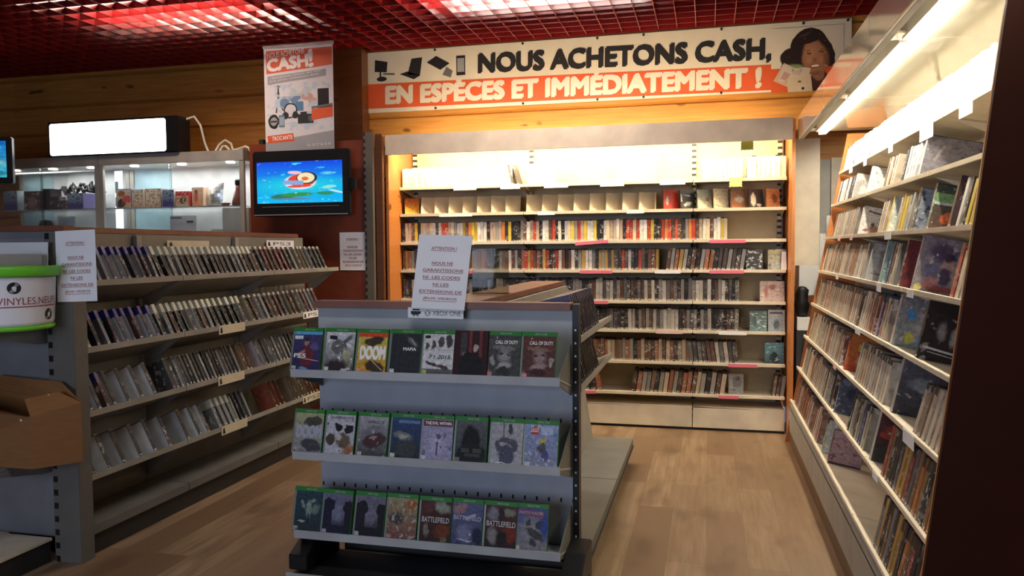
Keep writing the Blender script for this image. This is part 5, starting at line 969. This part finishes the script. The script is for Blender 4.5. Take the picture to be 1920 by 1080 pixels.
art('vd_toon', ((.26, .28, .26), (.20, .19, .20)), [('e', .30, .66, .12, .14, 20, (.08, .24, .46), .3), ('e', .58, .62, .14, .12, -20, (.45, .32, .30), .4), ('e', .80, .84, .12, .07, -10, (.55, .25, .03), .3), ('e', .35, .20, .14, .14, 0, (.52, .48, .08), .3), ('e', .66, .34, .14, .18, 10, (.14, .18, .36), .4), ('e', .60, .14, .10, .07, 0, (.10, .32, .48), .3), ('e', .5, .4, .14, .2, 0, (.40, .37, .34), .5), ('n', 7, 8, .60, (.46, .42, .46), 9)])
art('vd_black', (.014, .012, .012), [('e', .36, .52, .12, .20, 6, (.20, .18, .17), .5), ('e', .64, .48, .13, .22, -8, (.30, .28, .26), .5), ('n', 5, 6, .60, (.22, .20, .19), 3), ('r', .40, .20, .34, .018, -4, (.5, .48, .46)), ('r', .50, .13, .34, .010, -4, (.34, .33, .32)), ('e', .86, .06, .04, .03, 0, (.5, .5, .5), .2), ('r', .5, .93, .5, .08, 0, (.012, .012, .012))])
art('vd_orange', ((.42, .07, .02), (.48, .16, .03)), [('e', .62, .62, .32, .26, 0, (.03, .025, .02), .2), ('e', .40, .66, .12, .14, 0, (.50, .36, .05), .4), ('e', .52, .30, .22, .12, 0, (.44, .34, .14), .4), ('n', 8, 9, .64, (.5, .44, .34), 4), ('r', .5, .06, .5, .07, 0, (.38, .05, .02))])
art('vd_car', ((.03, .03, .035), (.10, .10, .12)), [('e', .5, .55, .40, .18, -8, (.20, .21, .23), .4), ('e', .5, .36, .42, .12, -8, (.06, .06, .07), .3), ('n', 6, 7, .62, (.28, .27, .27), 7), ('e', .8, .2, .2, .1, 0, (.26, .20, .13), .5)])
art('vd_red2', ((.05, .035, .025), (.10, .03, .03)), [('e', .5, .66, .44, .16, 8, (.26, .05, .03), .3), ('r', .5, .48, .45, .05, -8, (.30, .05, .03)), ('e', .45, .58, .3, .03, -8, (.42, .40, .38), .4), ('r', .5, .16, .5, .16, 0, (.04, .04, .03))])
art('vd_pink', ((.36, .22, .22), (.44, .30, .30)), [('n', 5, 6, .56, (.20, .10, .11), 3), ('n', 8, 8, .64, (.55, .48, .46), 6), ('r', .5, .03, .5, .03, 0, (.06, .03, .03))])
for a in ((1, 5.02, .16, .175, .03, 'vd_bag', (.6, .6, .58), 'crinkled clear plastic covered case, second shelf of the leaning unit'), (1, 4.47, .13, .165, .03, 'vd_mint', (.5, .45, .36), 'pale cased video with beige spine, second shelf of the leaning unit'),
          (1, 3.84, .235, .195, .02, 'vd_grey', (.5, .49, .47), 'large dark grey cover facing out on the second shelf of the leaning unit'),
          (2, 5.02, .155, .185, .02, 'vd_white', (.55, .48, .36), 'white cover with small orange figures on the third shelf of the leaning unit'), (2, 4.24, .14, .19, .02, 'vd_mint', (.6, .45, .08), 'pale green cover with a red figure, third shelf of the leaning unit'),
          (2, 3.74, .14, .195, .04, 'vd_blue', (.03, .03, .03), 'blue grey cover with black spine on the third shelf of the leaning unit'), (2, 3.50, .15, .195, .03, 'vd_cartoon', (.10, .12, .10), 'green and orange cartoon cover on the third shelf of the leaning unit'), (2, 3.20, .16, .20, .025, 'vd_darkred', (.05, .03, .03), 'dark cover with red title on the third shelf, by the side panel'),
          (3, 4.50, .16, .21, .02, 'vd_circle', (.42, .41, .40), 'grey cover with a dark round shape on the fourth shelf of the leaning unit'), (3, 4.16, .16, .215, .03, 'vd_teal', (.20, .24, .24), 'teal cover on the fourth shelf of the leaning unit'), (3, 3.76, .15, .215, .03, 'vd_maroon', (.05, .02, .02), 'plain maroon cover on the fourth shelf of the leaning unit'), (3, 3.53, .20, .235, .025, 'vd_manga', (.20, .18, .18), 'large cartoon cover with a dark haired figure, fourth shelf of the leaning unit'),
          (4, 4.02, .14, .21, .03, 'vd_navy', (.30, .20, .24), 'dark blue cover on the fifth shelf of the leaning unit'), (4, 3.70, .18, .23, .03, 'vd_toon', (.40, .34, .32), 'grey cover with blue and yellow figures on the fifth shelf of the leaning unit'), (4, 3.27, .18, .23, .025, 'vd_black', (.02, .02, .02), 'black cover with two pale figures on the fifth shelf of the leaning unit'),
          (5, 4.58, .15, .21, .03, 'vd_orange', (.40, .06, .03), 'orange red cover on the sixth shelf of the leaning unit'), (5, 3.43, .19, .23, .03, 'vd_car', (.30, .27, .25), 'dark car cover on the sixth shelf of the leaning unit'),
          (6, 4.58, .16, .20, .02, 'vd_navy', (.12, .13, .16), 'navy cover on the seventh shelf of the leaning unit'), (6, 3.58, .19, .23, .03, 'vd_red2', (.40, .37, .33), 'dark red cover above the empty base of the leaning unit'),
          (7, 4.70, .16, .20, .03, 'vd_mint', (.32, .34, .20), 'pale green cover on the lowest shelf of the leaning unit'), (7, 4.48, .17, .19, .02, 'vd_pink', (.15, .06, .06), 'dusty pink cover on the lowest shelf of the leaning unit')):
    fo(*a)

# ------------------------------------------------------------------ the cream wall unit: film cases, spines out
BRI = [('white', (.70, .66, .58)), ('cream', (.60, .50, .34)), ('red', (.48, .06, .03)), ('orange', (.58, .20, .05)), ('black', (.02, .02, .022)), ('brown', (.13, .06, .035)), ('yellow', (.55, .40, .06)), ('beige', (.50, .36, .27)), ('grey', (.30, .28, .26)), ('white', (.66, .64, .60)), ('black', (.03, .025, .025)), ('beige', (.46, .36, .28))]
MID = [('black', (.02, .02, .022)), ('brown', (.12, .055, .035)), ('red', (.36, .05, .03)), ('grey', (.26, .25, .24)), ('black', (.03, .03, .035)), ('white', (.56, .53, .48)), ('rust', (.30, .11, .06)), ('charcoal', (.07, .06, .06)), ('ochre', (.38, .24, .06))]
DRK2 = [('black', (.016, .016, .018)), ('charcoal', (.06, .055, .055)), ('brown', (.09, .05, .035)), ('grey', (.20, .19, .18)), ('black', (.03, .028, .03)), ('pale', (.44, .41, .36)), ('dark grey', (.11, .105, .105))]
BRW = [('brown', (.14, .085, .055)), ('beige', (.40, .31, .22)), ('black', (.025, .022, .02)), ('grey', (.24, .22, .19)), ('rust', (.26, .10, .055)), ('dark brown', (.07, .045, .035))]
WH2 = [('white', (.74, .72, .68)), ('white', (.70, .70, .68)), ('cream', (.66, .60, .48)), ('pale grey', (.55, .54, .52))]
BSEG = [(0, -2.64, -1.66, .033, WH2, .17, 0), (0, -1.505, -1.28, .032, WH2, .172, 0), (0, -.05, .25, .033, WH2, .165, 0), (0, .295, .57, .042, WH2, .175, 0),
        (2, -2.645, .11, .031, BRI, .176, 0), (3, -2.645, -.40, .031, MID, .18, 0), (3, -.34, .245, .034, MID, .18, 8), (4, -2.645, .235, .032, DRK2, .185, 0), (5, -1.25, .215, .033, DRK2, .18, 0), (6, -1.25, -.15, .034, BRW, .18, 0), (6, -.14, .235, .034, DRK2, .18, -7), (7, -1.2, -.90, .05, BRW, .17, -8), (7, -.62, .13, .037, BRW, .185, 8), (7, .50, .57, .03, BRW, .17, 8)]
allc = []
cnts = {}
for k, x0, x1, p, pal, h, ln in BSEG:
    x = x0
    while x < x1:
        cnts[k] = cnts.get(k, 0)+1; cn, c = rnd.choice(pal); j = rnd.uniform(.85, 1.15)
        tt = p*rnd.uniform(.80, 1.0); hh = h*rnd.uniform(.955, 1.02)
        allc.append(dict(k=k, x=x+tt/2, t=tt*.93, h=hh, col=tuple(min(.8, q*j) for q in c), cn=cn, n=cnts[k], ln=R(ln+rnd.uniform(-.8, .8)), y=6.556+rnd.uniform(0, .012)))
        x += tt + (abs(ln) > 0)*.004
# tilted last cases of the first block on the top shelf
for x, ln in ((-1.625, -14), (-1.575, -16)):
    cnts[0] += 1; allc.append(dict(k=0, x=x, t=.02, h=.175, col=(.10, .09, .08), cn='dark', n=cnts[0], ln=R(ln), y=6.56))
def size_key(c): return (c['x']**2 + 6.56**2 + (SZ[c['k']]-1.5)**2) + (3.0 if (c['k'] >= 4 and c['x'] < -1.0) else 0) + (1.0 if c['k'] == 3 and -1.98 > c['x'] > -2.45 else 0)
allc.sort(key=size_key)
ONEBOX = {}
def dproto(t, h):
    k = (round(t, 3), round(h, 2))
    if k not in ONEBOX: ONEBOX[k] = MB().box(-k[0]/2, k[0]/2, 0, .13, 0, k[1], 'spine_print').mesh('film_case')
    return ONEBOX[k]
for c in allc[:300]:
    o = bpy.data.objects.new('film_case', dproto(c['t'], c['h'])); COL.objects.link(o)
    o.location = (c['x'], c['y'], SZ[c['k']]-.0025); o.rotation_euler.y = c['ln']; o.color = (*c['col'], 1)
    tag(o, '%s-spined film case, %s from the left end, %s shelf of the cream wall unit' % (c['cn'], nth(c['n']), ROWN[c['k']]), 'film case', 'film cases on the cream wall unit')
v, f, ca, ha = [], [], [], []
for c in allc[300:]:
    M_ = Matrix.Translation((c['x'], c['y'], SZ[c['k']]-.0025)) @ Matrix.Rotation(c['ln'], 4, 'Y'); b = len(v); r_n = rnd.random()
    for z in (0, c['h']):
        for y in (0, .13):
            for x in (-c['t']/2, c['t']/2): v.append(tuple(M_ @ Vector((x, y, z)))); ca.append((*c['col'], r_n)); ha.append(z)
    for q in ((0, 2, 3, 1), (4, 5, 7, 6), (0, 1, 5, 4), (2, 6, 7, 3), (0, 4, 6, 2), (1, 3, 7, 5)): f.append(tuple(b+i for i in q))
if v:
    me = bpy.data.meshes.new('film_case_rows'); me.from_pydata(v, [], f); me.update(); me.materials.append(MATS['spine_print_rows'])
    a = me.attributes.new('Col', 'FLOAT_COLOR', 'POINT'); a.data.foreach_set('color', [q for cc in ca for q in cc])
    a = me.attributes.new('hgt', 'FLOAT', 'POINT'); a.data.foreach_set('value', ha)
    o = bpy.data.objects.new('film_case_rows', me); COL.objects.link(o)
    tag(o, 'remaining far left film cases in rows on the cream wall unit', 'film case', kind='stuff')

# saw-tooth display risers and face-out cases
def riser(x0, n, p, label):
    t_ = MB(); pts = []
    for i in range(n):
        a = x0+i*p; pts += [(a, 6.575), (a+p*.86, 6.66)]
    pts.append((x0+n*p, 6.575)); z0_, z1_ = 1.8125, 1.958
    for i in range(len(pts)-1):
        (ax, ay), (bx, by) = pts[i], pts[i+1]
        q = [(ax, ay, z0_), (bx, by, z0_), (bx, by+.03, z1_), (ax, ay+.03, z1_)]
        t_.face(q, 'cream_metal'); t_.face([(a, b+.003, c) for a, b, c in reversed(q)], 'cream_metal')
    tag(t_.build('display_riser'), label, 'display riser')
riser(-2.475, 7, .1295, 'cream saw-toothed display riser on the left half of the second shelf, wall unit')
riser(-1.515, 8, .137, 'cream saw-toothed display riser in the middle of the second shelf, wall unit')
def bcov(k, x, w_, h, artm, col, label, ry=0, y=6.60, lean=8):
    o = MB().box(-w_/2, w_/2, 0, .014, 0, h, 'tinted_plastic').build('film_case', loc=(x, y, SZ[k]-.0025)); o.color = (*col, 1); o.rotation_euler = (R(-lean), 0, R(ry))
    tag(o, label, 'film case', 'face out film cases on the cream wall unit')
    MB().face([(-w_/2+.002, -.0008, .002), (w_/2-.002, -.0008, .002), (w_/2-.002, -.0008, h-.002), (-w_/2+.002, -.0008, h-.002)], artm, UQ).build('cover', o)
art('bc_or', ((.75, .50, .06), (.45, .08, .02)), [('n', 5, 6, .55, (.62, .28, .04), 2)])
art('bc_red', (.55, .03, .02), [('e', .25, .45, .12, .28, 0, (.75, .70, .60), .3), ('n', 6, 6, .62, (.35, .03, .02), 4)])
art('bc_bw', (.03, .03, .035), [('e', .5, .28, .34, .12, 15, (.6, .6, .6), .4), ('e', .5, .72, .3, .04, -10, (.5, .5, .52), .4), ('r', .06, .6, .05, .2, 0, (.6, .6, .6))])
art('bc_gr', ((.62, .62, .50), (.20, .24, .20)), [('e', .65, .25, .22, .2, 0, (.66, .58, .48), .4), ('e', .7, .5, .16, .12, 0, (.28, .12, .05), .4)])
art('bc_cr', (.62, .54, .40), [('n', 4, 10, .58, (.40, .34, .24), 2), ('e', .4, .12, .5, .04, -8, (.30, .26, .18), .4)])
art('bc_br', ((.30, .12, .05), (.12, .06, .05)), [('e', .55, .45, .4, .2, 0, (.50, .42, .36), .5), ('n', 7, 7, .6, (.40, .16, .06), 7)])
art('bc_bk', (.03, .022, .025), [('e', .3, .45, .22, .4, 0, (.70, .66, .55), .3), ('e', .7, .15, .2, .1, 0, (.55, .5, .42), .4)])
art('bc_o2', ((.30, .12, .05), (.42, .18, .08)), [('e', .6, .5, .26, .3, 0, (.14, .05, .03), .4), ('n', 6, 6, .6, (.5, .28, .14), 4)])
art('bc_text', (.02, .02, .022), [('n', 4, 6, .54, (.6, .6, .58), 6)])
art('bc_yel', ((.42, .42, .36), (.45, .36, .08)), [('n', 5, 6, .56, (.10, .10, .07), 3), ('n', 8, 8, .62, (.6, .58, .5), 6)])
art('bc_pink', (.55, .42, .37), [('e', .25, .5, .12, .5, 0, (.42, .18, .14), .6), ('e', .5, .72, .2, .2, 0, (.30, .12, .10), .5), ('n', 5, 4, .6, (.66, .56, .50), 3)])
art('bc_teal', (.14, .24, .24), [('n', 3, 9, .54, (.62, .74, .72), 4), ('e', .3, .5, .2, .4, 0, (.10, .16, .17), .7)])
art('bc_ice', ((.34, .42, .46), (.52, .55, .58)), [('e', .5, .32, .26, .3, 0, (.10, .15, .18), .5), ('r', .5, .86, .4, .04, 0, (.08, .08, .1)), ('r', .93, .5, .05, .5, 0, (.62, .64, .66))])
art('bc_sea', ((.03, .05, .07), (.14, .36, .42)), [('e', .5, .22, .28, .34, 0, (.012, .018, .025), .3), ('n', 4, 9, .58, (.45, .66, .70), 2), ('e', .5, .42, .12, .16, 0, (.012, .018, .025), .3)])
for a in ((1, -2.565, .13, .145, 'bc_or', (.3, .1, .02), 'orange and yellow case at the left end of the second shelf', 20), (1, -.295, .13, .165, 'bc_red', (.3, .02, .02), 'red case right of the saw-toothed risers on the second shelf', 28), (1, -.16, .13, .160, 'bc_bw', K, 'black and white case right of the red one, second shelf, wall unit', 28), (1, -.025, .13, .160, 'bc_gr', (.2, .2, .16), 'pale case with dark green top on the second shelf, wall unit', 28),
          (1, .105, .13, .165, 'bc_cr', (.4, .35, .26), 'cream case under the yellow star tag on the second shelf', 28), (1, .24, .135, .160, 'bc_br', (.1, .05, .04), 'brown case with grey band on the second shelf, wall unit', 28), (1, .375, .13, .155, 'bc_bk', K, 'black case with white figure on the second shelf, wall unit', 28), (1, .505, .12, .155, 'bc_o2', (.2, .08, .04), 'brown orange case at the right end of the second shelf', 28),
          (3, .36, .13, .165, 'bc_text', K, 'black case with white print, right part of the fourth shelf, wall unit', 0), (3, .535, .14, .165, 'bc_yel', (.3, .3, .26), 'yellow and grey case at the right end of the fourth shelf', 0), (4, .50, .19, .165, 'bc_pink', (.4, .3, .26), 'pale pink case at the right end of the fifth shelf', 0),
          (5, .395, .135, .165, 'bc_teal', (.1, .16, .16), 'teal rippled case on the right of the sixth shelf', 0), (5, .535, .13, .175, 'bc_ice', (.5, .52, .54), 'pale blue case with dark figure at the right end of the sixth shelf', 0), (6, .52, .15, .17, 'bc_sea', (.02, .05, .06), 'teal and black case at the right end of the seventh shelf', 0), (7, .225, .12, .165, 'vd_circle', (.2, .2, .2), 'grey case right of the leaning row on the lowest shelf', 0)):
    bcov(*a)
o = MB().prism([(-.022, 0), (.022, 0), (.016, .145), (-.016, .145)], 'y', 0, .02, 'white_paper').build('card_marker', loc=(.583, 6.562, SZ[3]-.0025)); tag(o, 'white card marker standing at the right end of the fourth shelf, wall unit', 'marker')
o = MB().box(-.012, .012, 0, .20, 0, .17, 'cream_metal').build('book_end', loc=(.135, 6.57, SZ[2]-.0025)); tag(o, 'cream book end closing the row on the third shelf, wall unit', 'book end')
